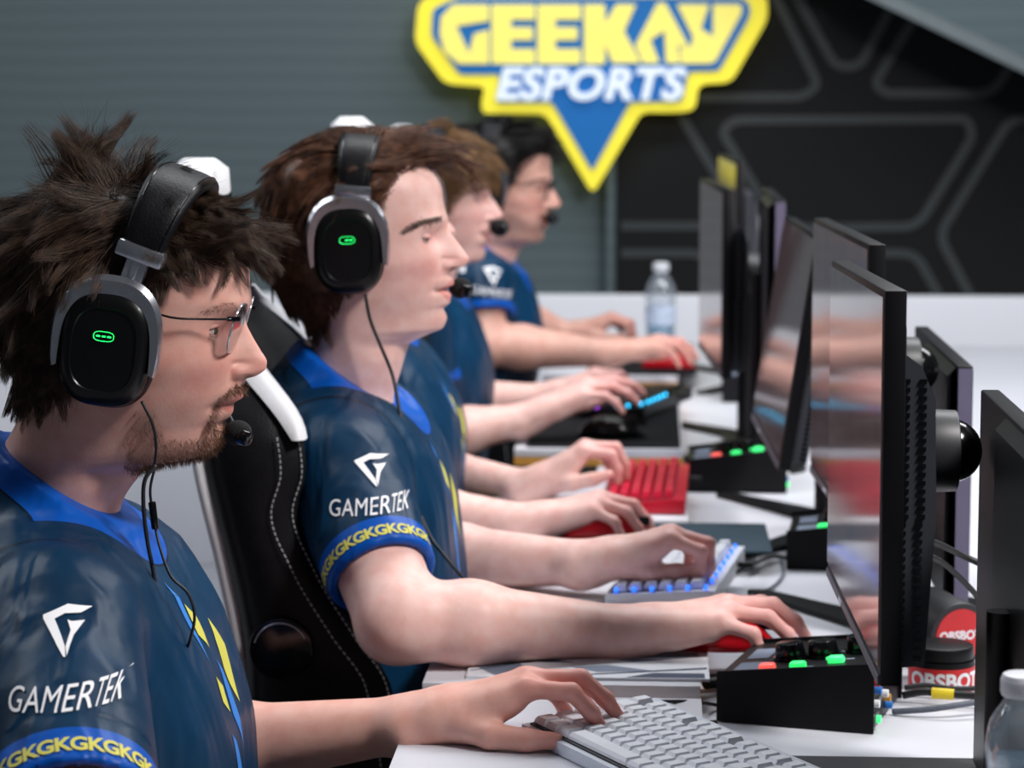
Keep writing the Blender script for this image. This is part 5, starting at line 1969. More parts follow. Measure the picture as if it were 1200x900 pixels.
        bm = BM(); cyl(bm, m_ + Vector((0.004, -0.010, -0.002)), m_ + Vector((0.012, -0.014, -0.004)), mic_r * 0.62, mic_r * 0.55, seg=20, bev=0.001)
        obj('microphone_ring', bm, M['black_gloss'], mo, 35)
    return t


M['black_cup'] = mat('satin_black_cup', (0.0035, 0.0035, 0.004), 0.30, var=0.1, scale=300, spec=0.35)


def make_glasses(lab, o, yaw, lens_x, z, ear_z, rim_r=(0.0225, 0.0215), col='chrome', temple_m=None, ear_x=0.0, pant=0.30, n=2.4):
    t = empty('glasses', o, yaw, lab, 'glasses')
    for sd in (-1, 1):
        pts = []
        for u, v in superell(rim_r[0], rim_r[1], n, 40, 0, 2 * PI, False):
            pts.append(Vector((lens_x + v * pant - abs(u + 0.02) * 0.10 * (1 if sd > 0 else 1), sd * (0.0335 + u), z + v)))
        bm = BM(); sweep(bm, pts, circ(0.0011, 8), up=(1, 0, 0), caps=False); rim = obj('rim', bm, M[col], t, True)
        bm = BM(); vs = [bm.verts.new(p) for p in pts[:-1]]; f = bm.faces.new(vs)
        r_ = bmesh.ops.extrude_face_region(bm, geom=[f]); bmesh.ops.translate(bm, verts=[g for g in r_['geom'] if isinstance(g, bmesh.types.BMVert)], vec=(0.0012, 0, 0))
        obj('lens', bm, M['lens'], rim, None)
        h0 = Vector((lens_x - 0.006, sd * 0.0575, z + 0.010))
        bm = BM(); tube(bm, [h0 + Vector((0.004, -sd * 0.004, 0)), h0, Vector((lens_x - 0.03, sd * 0.0685, z + 0.011)), Vector((ear_x + 0.04, sd * 0.079, (z + ear_z) / 2 + 0.008)), Vector((ear_x + 0.005, sd * 0.079, ear_z + 0.012)), Vector((ear_x - 0.012, sd * 0.076, ear_z - 0.008))], 0.0010, 8, 6)
        obj('temple_arm', bm, M[temple_m or 'black_gloss'], t, True)
        bm = BM(); box(bm, h0 + Vector((0.004, -sd * 0.002, 0.0)), (0.012, 0.003, 0.0042), 0.0008); obj('hinge', bm, M['black_gloss'], t)
        bm = BM(); sph(bm, (lens_x - 0.007, sd * 0.011, z - 0.002), 0.003, 12, 8, (0.6, 0.6, 1.6)); obj('nose_pad', bm, M['lens'], t, True)
    bm = BM(); tube(bm, [Vector((lens_x, -0.011, z + 0.008)), Vector((lens_x + 0.003, 0, z + 0.0105)), Vector((lens_x, 0.011, z + 0.008))], 0.0012, 8, 6); obj('bridge', bm, M[col], t, True)
    return t


# ------------------------------------------------------------------ gaming chairs
def make_chair(lab, x0, y0, lean=0.0):
    """racing-style chair; the player faces +x; x0 = rear of the backrest at seat height"""
    t = empty('gaming_chair', (x0, y0, 0), 0, lab, 'chair', 'gaming chairs behind the players')
    ln_ = lambda L: [(x + lean * max(0.0, z - 0.60), z) for x, z in L]
    xb = curve(ln_([(-0.05 + 0.03, 0.55), (0.0, 0.73), (-0.044, 0.988), (-0.096, 1.29), (-0.10, 1.34)]))
    wing = curve(ln_([(0.20, 0.55), (0.174, 0.731), (0.137, 0.789), (0.095, 0.863), (0.072, 0.928), (0.083, 0.974), (0.078, 1.016), (0.022, 1.088), (-0.045, 1.16), (-0.058, 1.25), (-0.066, 1.30)]))
    hwf = curve([(0.235, 0.55), (0.25, 0.73), (0.265, 0.93), (0.262, 1.0), (0.205, 1.09), (0.145, 1.17), (0.125, 1.25), (0.105, 1.30), (0.085, 1.315)])
    zs = np.concatenate([np.linspace(0.52, 1.272, 40), [1.284, 1.293, 1.298]])
    bm = BM(); rings = []
    for z_ in zs:
        z_ = float(z_)
        b_, w_, h_ = float(xb(np.array([z_]))[0]), float(wing(np.array([z_]))[0]), float(hwf(np.array([z_]))[0])
        mid = b_ + min(0.075, max(0.03, (w_ - b_) * 0.55))
        e = 1.0 if z_ < 1.262 else math.sqrt(max(0.0, 1 - ((z_ - 1.262) / 0.037) ** 2)) * 0.8 + 0.2
        half = [(b_, 0.0), (b_, h_ * 0.55), (b_ + 0.008, h_ * 0.88), (b_ + 0.035, h_ * 1.0), ((b_ + w_) / 2 + 0.01, h_ * 1.01), (w_ - 0.012, h_ * 0.985), (w_, h_ * 0.94), (w_ - 0.008, h_ * 0.88), (mid + 0.012, h_ * 0.70), (mid, h_ * 0.52), (mid + 0.004, 0.0)]
        half = [(b_ + (x - b_) * e + (1 - e) * 0.02, y) for x, y in half]
        ring = half + [(x, -y) for x, y in half[-2:0:-1]]
        rings.append([bm.verts.new((x, y, z_)) for x, y in ring])
    k = len(rings[0])
    for r0, r1 in zip(rings[:-1], rings[1:]):
        for j in range(k): bm.faces.new((r0[j], r0[(j + 1) % k], r1[(j + 1) % k], r1[j]))
    bm.faces.new(rings[0]); bm.faces.new(rings[-1][::-1])
    back = obj('backrest', bm, M['leather'], t, 60)
    at_w = lambda z_, fx=0.0, fy=1.0, sd=-1: Vector((float(wing(np.array([z_]))[0]) + fx, sd * float(hwf(np.array([z_]))[0]) * fy, z_))
    at_b = lambda z_, fx, fy, sd: Vector((float(xb(np.array([z_]))[0]) + fx, sd * float(hwf(np.array([z_]))[0]) * fy, z_))
    for sd in (-1, 1):
        # white shoulder pad over the wing, pale piping and stitching
        bm = BM()
        zz = np.linspace(1.010, 1.150, 14)
        rr = []
        for i, z_ in enumerate(zz):
            s_ = math.sin(PI * (i + 0.35) / 13.7) ** 0.5
            p = at_w(float(z_), 0, 0.965, sd)
            wd = 0.014 * s_ + 0.003
            rr.append([bm.verts.new(p + Vector((u, sd * v, 0))) for u, v in ((-wd * 1.4, 0.014), (-wd * 0.4, 0.017), (0.004, 0.010), (0.005, -0.006), (-0.006, -0.024 * s_), (-wd, -0.02 * s_))])
        for r0, r1 in zip(rr[:-1], rr[1:]):
            for j in range(6): bm.faces.new((r0[j], r0[(j + 1) % 6], r1[(j + 1) % 6], r1[j]))
        bm.faces.new(rr[0]); bm.faces.new(rr[-1][::-1])
        tag(obj('shoulder_pad', bm, M['white_leather'], t, 60), 'white shoulder pad')
        for fx, fy in ((-0.004, 0.955), (-0.026, 1.0)):
            bm = BM()
            zz = np.arange(0.60, 1.01, 0.0062)
            for z_ in zz:
                p, q = at_w(float(z_), fx, fy, sd), at_w(float(z_) + 0.0038, fx, fy, sd)
                p.y += sd * 0.0035; q.y += sd * 0.0035
                cyl(bm, p, q, 0.0009, seg=6)
            tag(obj('stitching', bm, M['stitch'], back, None), 'pale stitching')
        bm = BM(); tube(bm, [at_b(z_, 0.004, 0.93, sd) for z_ in (0.56, 0.66, 0.76, 0.86, 0.96, 1.03)], 0.0075, 8, 5)
        tag(obj('edge_piping', bm, M['white_leather'], t, True), 'white edge piping')
        bm = BM(); cyl(bm, Vector((0.055, sd * 0.258, 0.775)), Vector((0.055, sd * 0.268, 0.775)), 0.036, seg=40, bev=0.003)
        hc = obj('hinge_cover', bm, M['black_gloss'], t)
        bm = BM(); sweep(bm, [Vector((0.055 + 0.030 * math.cos(q), sd * 0.2682, 0.775 + 0.030 * math.sin(q))) for q in np.linspace(math.radians(25), math.radians(165), 20)], circ(0.0009, 6), up=(0, 1, 0))
        obj('hinge_ring', bm, M['silver'], hc, True)
    # white cap of the head rest
    bm = BM()
    rr = []
    for i in range(13):
        q = PI * i / 12
        y = -0.075 * math.cos(q)
        s_ = max(0.12, math.sin(q)) ** 0.5
        rr.append([bm.verts.new((-0.075 + lean * 0.69 + u * (0.35 + 0.65 * s_), y, 1.290 + v * s_)) for u, v in ((-0.030, -0.02), (-0.030, 0.014), (-0.018, 0.024), (0.012, 0.024), (0.028, 0.012), (0.030, -0.02))])
    for r0, r1 in zip(rr[:-1], rr[1:]):
        for j in range(6): bm.faces.new((r0[j], r0[(j + 1) % 6], r1[(j + 1) % 6], r1[j]))
    bm.faces.new(rr[0]); bm.faces.new(rr[-1][::-1])
    tag(obj('headrest_cap', bm, M['white_leather'], t, 50), 'white headrest cap')
    # seat, arm rests and base
    bm = BM(); box(bm, (0.25, 0, 0.455), (0.50, 0.50, 0.09), 0.03, seg=3); obj('seat', bm, M['leather'], t)
    for sd in (-1, 1):
        bm = BM(); box(bm, (0.25, sd * 0.245, 0.475), (0.48, 0.07, 0.11), 0.03, seg=3); obj('seat_bolster', bm, M['leather'], t)
    bm = BM(); cyl(bm, (0.22, 0, 0.10), (0.22, 0, 0.41), 0.028, 0.024, seg=24); obj('gas_lift', bm, M['black'], t)
    for i in range(5):
        a = 2 * PI * i / 5 + 0.3
        d = Vector((math.cos(a), math.sin(a), 0))
        bm = BM(); sweep(bm, [Vector((0.22, 0, 0.115)), Vector((0.22, 0, 0.105)) + d * 0.16, Vector((0.22, 0, 0.075)) + d * 0.30], [(-0.024, -0.014), (0.024, -0.014), (0.018, 0.016), (-0.018, 0.016)], scales=[1, 0.9, 0.7])
        lg = obj('base_leg', bm, M['black'], t)
        bm = BM(); c = Vector((0.22, 0, 0.031)) + d * 0.30; s_ = Vector((-d.y, d.x, 0))
        cyl(bm, c - s_ * 0.022, c + s_ * 0.022, 0.030, seg=24, bev=0.004); obj('caster', bm, M['black_gloss'], lg)
    return t


CH = make_chair('black racing chair with white shoulders and pale stitching, between the front two players', -0.470, 3.05)
c3 = make_chair('racing chair whose white headrest cap shows just above the second player\'s headset', -0.52, 3.86, lean=0.2)
c3.scale = (1, 1, 1.03)
c4 = dup(CH, (-0.545, 4.68, 0), label='racing chair of the fourth player, hidden but for slivers behind the heads')
c4.scale = (1, 1, 0.955)
dup(CH, (-0.48, 5.62, 0), label='farthest racing chair, behind the dark-haired bespectacled player')
dup(CH, (-0.95, 2.24, 0), label='racing chair of the front player with the tousled hair, at the left edge')

# ------------------------------------------------------------------ the five players
HAIR = {'p1cap': hair_mat('dark_hair_undercoat', (0.012, 0.007, 0.005), (0.03, 0.017, 0.011)), 'p1': hair_mat('dark_brown_hair', (0.014, 0.008, 0.0055), (0.115, 0.066, 0.043)), 'p2': hair_mat('chestnut_hair', (0.040, 0.016, 0.009), (0.17, 0.072, 0.038)),
        'p3': hair_mat('ginger_hair', (0.16, 0.07, 0.03), (0.36, 0.18, 0.085)), 'p4': hair_mat('light_brown_hair', (0.11, 0.056, 0.024), (0.24, 0.135, 0.062)),
        'p5': hair_mat('black_hair', (0.003, 0.0025, 0.0025), (0.008, 0.006, 0.0055)), 'beard': hair_mat('ginger_brown_beard', (0.07, 0.03, 0.014), (0.18, 0.085, 0.04)),
        'brow': hair_mat('brown_brow', (0.012, 0.007, 0.005), (0.035, 0.018, 0.012))}


def finish_person(name_label, cfg, head, Mw):
    for a_ in cfg['arms']:
        if 'hf' in a_: a_['hem'] = a_['sh'] * (1 - a_['hf']) + a_['el'] * a_['hf']
    V, Q, C = make_body(cfg, head, Mw)
    off = Vector((cfg['torso'][-1][0][0], cfg['torso'][-1][0][1], 0.46))
    root = fill_quads('person', V, Q, M['skin'], None, off, col=C)
    root.location = off
    tag(root, name_label, 'person', 'players seated along the table')
    jer, bv = make_jersey(cfg, root, off)
    # trousers and shoes
    hip = np.array(cfg['torso'][-1][0])
    y = hip[1]
    F = Field(hip - np.array([0.20, 0.32, 0.80]), hip + np.array([0.62, 0.32, 0.20]), 0.008)
    F.cone(hip - [0, 0.09, -0.02], hip + [0, 0.09, 0.02], 0.115, 0.115, 0.05)
    hz_ = min(hip[2], 0.60)
    for sd in (-1, 1):
        h_ = np.array([hip[0] + 0.02, y + sd * 0.09, hz_ - 0.02]); kn = np.array([hip[0] + 0.42, y + sd * 0.15, 0.52]); an = np.array([hip[0] + 0.36, y + sd * 0.13, 0.10])
        F.cone(h_, kn, 0.088, 0.064, 0.03); F.cone(kn, an, 0.064, 0.050, 0.02)
    tv, tq = surface_nets(F)
    fill_quads('trousers', tv, tq, M['trousers'], root, off)
    for sd in (-1, 1):
        an = np.array([hip[0] + 0.36, y + sd * 0.13, 0.0])
        F = Field(an - np.array([0.12, 0.08, 0.02]), an + np.array([0.26, 0.08, 0.16]), 0.006)
        F.cone(an + [-0.03, 0, 0.045], an + [0.17, 0, 0.035], 0.042, 0.034, 0.02); F.cone(an + [0, 0, 0.09], an + [0, 0, 0.05], 0.045, 0.045, 0.02)
        F.F = np.maximum(F.F, (0.002 - F.ax[2])[None, None, :])
        tv, tq = surface_nets(F); fill_quads('shoe', tv, tq, M['black'], root, off)
    return root, jer, bv, off


SKIN1 = sr(222, 172, 158); SKIN2 = sr(236, 196, 187); SKIN5 = sr(216, 170, 155)
J = lambda px, py, Y: np.array(at(px, py, Y))

# ---- player in front: tousled hair, round glasses, short beard
Y1 = 2.27
o1 = at(125, 410, Y1)
L1 = lambda pts: px_local(pts, Y1, o1)
prof = L1([(292, 330), (294.5, 343), (294, 352), (288.5, 374), (296, 393), (305.5, 410), (313, 424), (312, 431), (302, 439.5), (288.5, 444.5), (286, 456), (284.8, 465), (274, 473.5), (273.5, 481), (268.5, 489), (260.5, 497), (261.5, 508), (257.5, 521), (246, 531), (228, 536.5), (200, 541), (176, 547), (158, 564), (143, 587), (139, 601), (140, 640), (142, 700)])
base = L1([(292, 330), (292, 345), (285, 374), (284, 400), (282, 425), (279, 444), (276, 456), (272, 470), (267, 484), (262.5, 497), (260, 509), (257, 521), (246, 531), (228, 536.5), (200, 541), (176, 547), (158, 564), (143, 587), (139, 601), (140, 640), (142, 700)])
back = L1([(32, 330), (28, 380), (36, 430), (34, 460), (12, 510), (-16, 550), (-30, 640), (-34, 700)])
cen = L1([(150, 330), (140, 430), (118, 500), (96, 545), (72, 580), (62, 640), (60, 700)])
wid = [(w, at(0, y, Y1).z - o1.z) for w, y in ((0.076, 330), (0.075, 380), (0.072, 430), (0.066, 480), (0.060, 520), (0.056, 548), (0.056, 600), (0.066, 650), (0.075, 700))]
zloc = lambda y, Y, o: at(600, y, Y).z - o.z
eye1 = (L1([(264.5, 384)])[0][0], zloc(384, Y1, o1))
beard_poly = L1([(176, 470), (196, 470), (206, 505), (240, 508), (262, 463), (280, 446), (292, 450), (292, 470), (262, 478), (257, 497), (275, 492), (275, 540), (215, 552), (160, 552), (160, 510)])
brow1 = L1([(240, 366), (262, 352), (285, 351), (285, 358), (262, 361)])
h1 = Head(prof, base, back, cen, wid, zloc(331, Y1, o1), zloc(228, Y1, o1), eye1, [zloc(y, Y1, o1) for y in (460, 474.5, 487)], (zloc(374, Y1, o1), zloc(444, Y1, o1)), step=0.0013, ncol=170,
          top_x=L1([(150, 300)])[0][0], skin=SKIN1, beard=(beard_poly, 0.42, sr(120, 84, 66)), brow=brow1, brow_k=0.2, lid=(11, -19))
M1 = Matrix.Translation(o1) @ Matrix.Rotation(math.radians(-1), 4, 'Z')
armsR1 = dict(sh=J(62, 746, 2.085), el=J(92, 1060, 1.84), wr=J(380, 1010, 1.93), hf=0.725, left=False, slv=(0.074, 0.071), sc=1.0,
              hand=dict(fwd=(0.95, 0.05, 0.12), flex=[(20, 30, 20), (20, 32, 20), (24, 34, 20), (26, 36, 20)]))
armsL1 = dict(sh=J(70, 735, 2.46), el=J(180, 886, 2.47), wr=J(500, 845, 2.43), hf=0.5, left=True, slv=(0.074, 0.069), sc=0.94,
              hand=dict(fwd=(0.90, 0.0, 0.36), flex=[(24, 44, 12), (20, 42, 14), (32, 44, 14), (40, 42, 18)], spread=(0.10, 0.02, -0.12, -0.30),
                        thumb=[(0.72, 0.60, -0.42), (0.90, 0.20, -0.42), (0.92, 0.06, -0.36)]))
armsL1['hsc'] = 1.04
cfg1 = dict(neck=J(78, 575, Y1), collar=(J(72, 556, Y1), (0.545, 0, 0.84)), band=0.021, skin=SKIN1, arms=[armsR1, armsL1], vox=0.0022, jvox=0.0036, fold=0.005,
            torso=[(J(60, 722, Y1), 0.085, 0.080), (J(72, 760, Y1), 0.085, 0.108), (J(88, 850, Y1), 0.075, 0.118), (J(108, 930, Y1), 0.07, 0.124), (J(110, 1080, Y1), 0.08, 0.128)])
p1, j1, bv1, off1 = finish_person('person with tousled dark hair, round glasses and short beard, hand on the pale keyboard', cfg1, h1, M1)
sleeve_print(j1, bv1, off1, 72, 740, 1.99, 1.0, cx_txt=(20, -58), txt_w=120, rot=0.04, emb=50)
hem_print(j1, bv1, off1, armsR1, 9, 2.02)
for nm, pl, mm in (('chest_print', CHEST_Y, 'yellow_ink'), ('chest_print', CHEST_B, 'lightblue_ink')):
    front_print(j1, bv1, off1, nm, pl, M[mm], (0.1, Y1 + 0.0, at(160, 655, Y1).z))
scalp1 = L1([(281, 290), (260, 302), (232, 308), (207, 330), (188, 352), (184, 400), (150, 400), (120, 440), (60, 470), (34, 478), (-60, 470), (-60, 120), (330, 120), (330, 270)])
thick1 = [(x, z, t) for (x, z), t in zip(L1([(20, 300), (0, 360), (30, 440), (60, 250), (110, 220), (160, 215), (215, 225), (270, 270), (255, 300), (180, 360), (110, 330)]), (0.028, 0.026, 0.014, 0.026, 0.020, 0.012, 0.006, 0.010, 0.006, 0.004, 0.014))]


def flows(lst, Y, o):
    out = []
    for (x, y, dx, dy, dl, lift, ln) in lst:
        q = px_local([(x, y)], Y, o)[0]
        out.append((q[0], q[1], dx, -dy, dl, lift, ln))
    return out


fl1 = flows([(-10, 300, -0.5, 0.85, 0.1, 0.10, 0.060), (10, 250, -0.8, 0.45, 0.1, 0.18, 0.060), (20, 400, -0.1, 1, 0.0, 0.05, 0.045), (50, 445, 0.0, 1, 0.0, 0.05, 0.026), (80, 300, -0.65, 0.75, 0.05, 0.05, 0.060), (120, 260, -0.7, 0.65, 0.1, 0.08, 0.062),
             (40, 215, -0.1, -0.9, 0, 1.3, 0.050), (72, 212, 0.4, -0.6, 0, 1.3, 0.052), (105, 205, 0.05, -1, 0, 2.6, 0.082), (130, 206, -0.4, -0.6, 0, 1.6, 0.060), (90, 240, -0.6, 0.5, 0, 0.15, 0.055), (62, 226, -0.7, 0.2, 0, 0.25, 0.045),
             (160, 206, 0.8, -0.45, 0, 0.7, 0.060), (185, 212, 0.9, 0.0, 0, 0.08, 0.045), (215, 225, 0.9, 0.2, 0, 0.05, 0.045), (150, 250, -0.7, 0.6, 0, 0.10, 0.055), (235, 245, 0.9, 0.25, 0.1, 0.16, 0.055), (268, 258, 0.9, 0.25, 0.0, 0.40, 0.060), (255, 286, 0.85, 0.35, 0.1, 0.30, 0.038), (225, 298, 0.6, 0.5, 0.1, 0.10, 0.030), (205, 325, 0.0, 0.9, 0.1, 0.06, 0.022), (190, 340, -0.1, 1, 0, 0.04, 0.018), (150, 350, -0.4, 0.9, 0, 0.05, 0.03)], Y1, o1)
ec1 = np.array([L1([(148, 330)])[0][0], 0, L1([(148, 330)])[0][1]])
rng1 = np.random.default_rng(11)
make_hair(p1, h1, M1, off1, scalp1, thick1, fl1, (ec1, np.array([0.112, 0.082, 0.092])), 36000, 520, 14, 0.00018, HAIR['p1'], rng1, grav=0.45, curl=1.0, clump=0.90, wob=0.20, cap_m=HAIR['p1cap'])
bd = [(x, z, d) for (x, z), d in zip(L1([(258, 520), (245, 528), (215, 525), (190, 500), (180, 480), (278, 455), (265, 470), (225, 510)]), (2.2, 2.0, 1.0, 0.5, 0.3, 2.2, 1.5, 1.0))]
short_hairs(p1, 'beard', h1, M1, off1, beard_poly, 4200, 0.0062, (0.25, 0, -0.75), 0.00016, HAIR['beard'], rng1, dens=bd, avoid=(zloc(461, Y1, o1), zloc(489, Y1, o1), L1([(262, 470)])[0][0]))
short_hairs(p1, 'eyebrow', h1, M1, off1, brow1, 520, 0.006, (-0.85, 0, 0.05), 0.00013, HAIR['brow'], rng1, ymin=0.012, ymax=0.055, lift=0.25)
H1 = make_headset('black and silver headset with green light on the front player, worn over tousled hair', at(123, 409, 2.175) + Vector((0, 0.095, 0)), math.radians(0), math.radians(21), math.radians(7), 0.152, hw=0.083, vc=0.086, led_bars=3,
                  mic=(at(279, 507, Y1) - (at(123, 409, 2.175) + Vector((0, 0.095, 0)))) + Vector((0, 0.0, 0)))
eg = L1([(280, 382)])[0]
make_glasses('thin metal round-lens glasses on the front player\'s nose', o1, math.radians(2), eg[0] + 0.004, eg[1] + 0.001, zloc(368, Y1, o1), col='chrome', ear_x=0.03)

# ---- second player: chestnut hair, speaking
Y2 = 3.05
o2 = at(405, 295, Y2)
L2 = lambda pts: px_local(pts, Y2, o2)
tail = [(520, 383), (502, 391.5), (480, 403), (474, 420), (468, 440), (461, 465), (462, 500), (465, 560)]
prof2 = L2([(518.5, 230), (523, 250), (524.5, 258), (525.3, 267), (535, 281), (545, 295), (549.6, 303), (546.5, 310), (531, 316.5), (527.5, 321), (532.5, 327), (532, 333), (522.5, 338.5), (529, 345), (528, 354), (520.5, 361), (524, 371)] + tail)
base2 = L2([(518.5, 230), (521.5, 250), (522.5, 260), (522.8, 270), (523.6, 285), (524.2, 300), (524.3, 318), (524.0, 335), (523.4, 350), (523.0, 365), (522.6, 373)] + tail)
back2 = L2([(330, 230), (326, 260), (332, 300), (346, 330), (366, 362), (372, 385), (364, 410), (348, 445), (338, 500), (336, 560)])
cen2 = L2([(424, 230), (412, 300), (416, 360), (418, 400), (404, 460), (400, 560)])
wid2 = [(w, zloc(y, Y2, o2)) for w, y in ((0.076, 230), (0.075, 265), (0.071, 305), (0.064, 345), (0.057, 380), (0.055, 402), (0.055, 440), (0.064, 490), (0.075, 560))]
eye2 = (L2([(507.5, 277)])[0][0], zloc(277, Y2, o2))
brow2 = L2([(478, 270), (490, 260), (503, 254.5), (521, 251.5), (521, 258), (504, 260.5), (491, 266.5), (479, 273)])
hp2 = dict(prof=prof2, base=base2, back=back2, cen=cen2, wid=wid2, zs=zloc(231, Y2, o2), ztop=zloc(175, Y2, o2), eye=eye2, lips=[zloc(y, Y2, o2) for y in (325, 338.8, 355)], nose_z=(zloc(266, Y2, o2), zloc(316.5, Y2, o2)), top_x=L2([(425, 200)])[0][0])
h2 = Head(**hp2, step=0.0014, ncol=160, skin=SKIN2, brow=brow2, brow_k=0.85, lid=(-6, -22))
M2 = Matrix.Translation(o2) @ Matrix.Rotation(math.radians(-2), 4, 'Z')
aR2 = dict(sh=J(402, 557, 2.875), el=J(468, 726, 2.72), wr=J(742, 741, 2.80), hf=0.72, left=False, slv=(0.070, 0.059), sc=1.02, hsc=1.05,
           hand=dict(fwd=(0.95, 0.10, 0.22), flex=[(12, 34, 18), (14, 36, 18), (20, 34, 18), (30, 52, 18)], spread=(0.10, 0.0, -0.10, -0.26), thumb=[(0.7, 0.6, -0.4), (0.85, 0.45, -0.3), (0.95, 0.2, -0.3)]))
aL2 = dict(sh=J(412, 540, 3.24), el=J(470, 652, 3.25), wr=J(696, 660, 3.13), hf=0.6, left=True, slv=(0.070, 0.064), sc=0.98, hsc=0.98,
           hand=dict(fwd=(0.90, -0.02, 0.34), flex=[(40, 74, 22), (36, 72, 22), (38, 72, 22), (42, 70, 22)], thumb=[(0.80, 0.25, -0.5), (0.94, -0.1, -0.35), (0.94, -0.2, -0.2)]))
cfg2 = dict(neck=J(402, 430, Y2), collar=(J(410, 436, Y2), (0.575, 0, 0.82)), band=0.024, skin=SKIN2, arms=[aR2, aL2], vox=0.0026, jvox=0.0042, fold=0.005,
            torso=[(J(398, 545, Y2), 0.085, 0.076), (J(402, 560, Y2), 0.085, 0.104), (J(408, 640, Y2), 0.075, 0.112), (J(414, 730, Y2), 0.07, 0.118), (J(404, 850, Y2), 0.08, 0.124)])
p2, j2, bv2, off2 = finish_person('person with chestnut hair and parted lips holding the red mouse by the patterned mat', cfg2, h2, M2)
sleeve_print(j2, bv2, off2, 434, 551, 2.80, 0.78, cx_txt=(1, -37), txt_w=88, rot=0.06, emb=37, step=0.004)
hem_print(j2, bv2, off2, aR2, 8, 2.78, size=0.018)
for nm, pl, mm in (('chest_print', CHEST_Y, 'yellow_ink'), ('chest_print', CHEST_B, 'lightblue_ink')):
    front_print(j2, bv2, off2, nm, pl, M[mm], (0.1, Y2 + 0.0, at(470, 500, Y2).z))
scalp2 = L2([(494, 194), (478, 203), (462, 232), (452, 268), (449, 300), (440, 330), (400, 350), (392, 385), (360, 392), (330, 380), (250, 330), (250, 100), (560, 100), (540, 170)])
thick2 = [(x, z, t) for (x, z), t in zip(L2([(320, 250), (335, 320), (355, 365), (350, 200), (390, 175), (430, 165), (470, 172), (492, 190), (460, 260), (440, 310), (400, 260)]), (0.026, 0.024, 0.016, 0.020, 0.010, 0.005, 0.011, 0.010, 0.008, 0.005, 0.012))]
fl2 = flows([(315, 260, 0.05, 1, 0, 0.0, 0.05), (330, 330, 0.25, 1, 0, 0.04, 0.045), (360, 365, 0.3, 1, 0, 0.03, 0.028), (335, 210, -0.4, 0.9, 0.0, 0.0, 0.05), (375, 180, -0.9, 0.5, -0.1, 0.0, 0.05), (420, 168, -0.6, 0.3, 0.3, 0.15, 0.055),
             (455, 170, 0.5, 0.0, 0.8, 0.40, 0.075), (480, 180, 0.9, 0.0, 0.6, 0.55, 0.085), (496, 196, 0.9, 0.0, 0.7, 0.60, 0.080), (470, 205, -0.8, 0.4, 0.0, 0.12, 0.045), (452, 240, -0.7, 0.8, 0, 0.08, 0.04), (446, 300, -0.2, 1, 0, 0.03, 0.02), (400, 230, -0.6, 0.9, 0, 0.08, 0.055)], Y2, o2)
ec2 = np.array([L2([(424, 240)])[0][0], 0, L2([(424, 240)])[0][1]])
rng2 = np.random.default_rng(5)
make_hair(p2, h2, M2, off2, scalp2, thick2, fl2, (ec2, np.array([0.112, 0.086, 0.090])), 22000, 340, 14, 0.00023, HAIR['p2'], rng2, grav=0.9, curl=0.26, clump=0.82, wob=0.10, asym=True)
short_hairs(p2, 'eyebrow', h2, M2, off2, brow2, 700, 0.008, (-0.8, 0, 0.05), 0.00036, HAIR['brow'], rng2, ymin=0.010, ymax=0.06, lift=0.2)
c2 = at(403, 293, 2.955) + Vector((0, 0.095, 0))
H2 = make_headset('black headset with green light and foam microphone on the chestnut-haired player', c2, math.radians(3), math.radians(5), math.radians(-2), 0.125, hw=0.083, vc=0.066, led_bars=2, mic=at(540, 338, Y2 + 0.01) - c2, mic_r=0.0135)

# ---- the three players further along share the second player's build
fwdv = Vector


def other(Y, nose_px, tilt, scale, skin, hair_m, label, seed, arms, body, beard=None, fringe=None, brow_c=True, yaw=3, fl=None, thick=None, scalp=None, n=4500, rad=0.0006, lid=(-4, -24)):
    h = Head(**hp2, step=0.0019, ncol=120, skin=skin, brow=brow2 if brow_c else None, beard=beard, lid=lid)
    R = Matrix.Rotation(math.radians(yaw), 4, 'Z') @ Matrix.Rotation(math.radians(tilt), 4, 'Y') @ Matrix.Scale(scale, 4)
    nose = L2([(549.6, 303)])[0]
    tip = R @ Vector((nose[0], 0, nose[1]))
    o = at(*nose_px, Y) - tip
    Mw = Matrix.Translation(o) @ R
    cfg = dict(body); cfg['arms'] = arms; cfg['skin'] = skin
    p, j, bv, off = finish_person(label, cfg, h, Mw)
    rng = np.random.default_rng(seed)
    make_hair(p, h, Mw, off, scalp or scalp2, thick or thick2, fl or fl2, (ec2, np.array([0.112, 0.086, 0.090])), n, 110, 9, rad, hair_m, rng, grav=0.8, curl=0.3, clump=0.8, wob=0.14)
    return p, j, bv, off, o, h, Mw


def body_from(Y, neck_px, sh_px, chest_px, belly_px, hip_px, vox=0.0034, jvox=0.0058):
    n_ = J(*neck_px, Y)
    return dict(neck=n_, collar=(n_ + np.array([0.008, 0, -0.010]), (0.575, 0, 0.82)), band=0.026, hem_k=1.9, vox=vox, jvox=jvox, fold=0.005,
                torso=[(J(*sh_px, Y) - np.array([0, 0, 0.035]), 0.085, 0.078), (J(*chest_px, Y), 0.085, 0.104), ((J(*chest_px, Y) + J(*belly_px, Y)) / 2, 0.078, 0.110), (J(*belly_px, Y), 0.07, 0.118), (J(*hip_px, Y), 0.08, 0.124)])


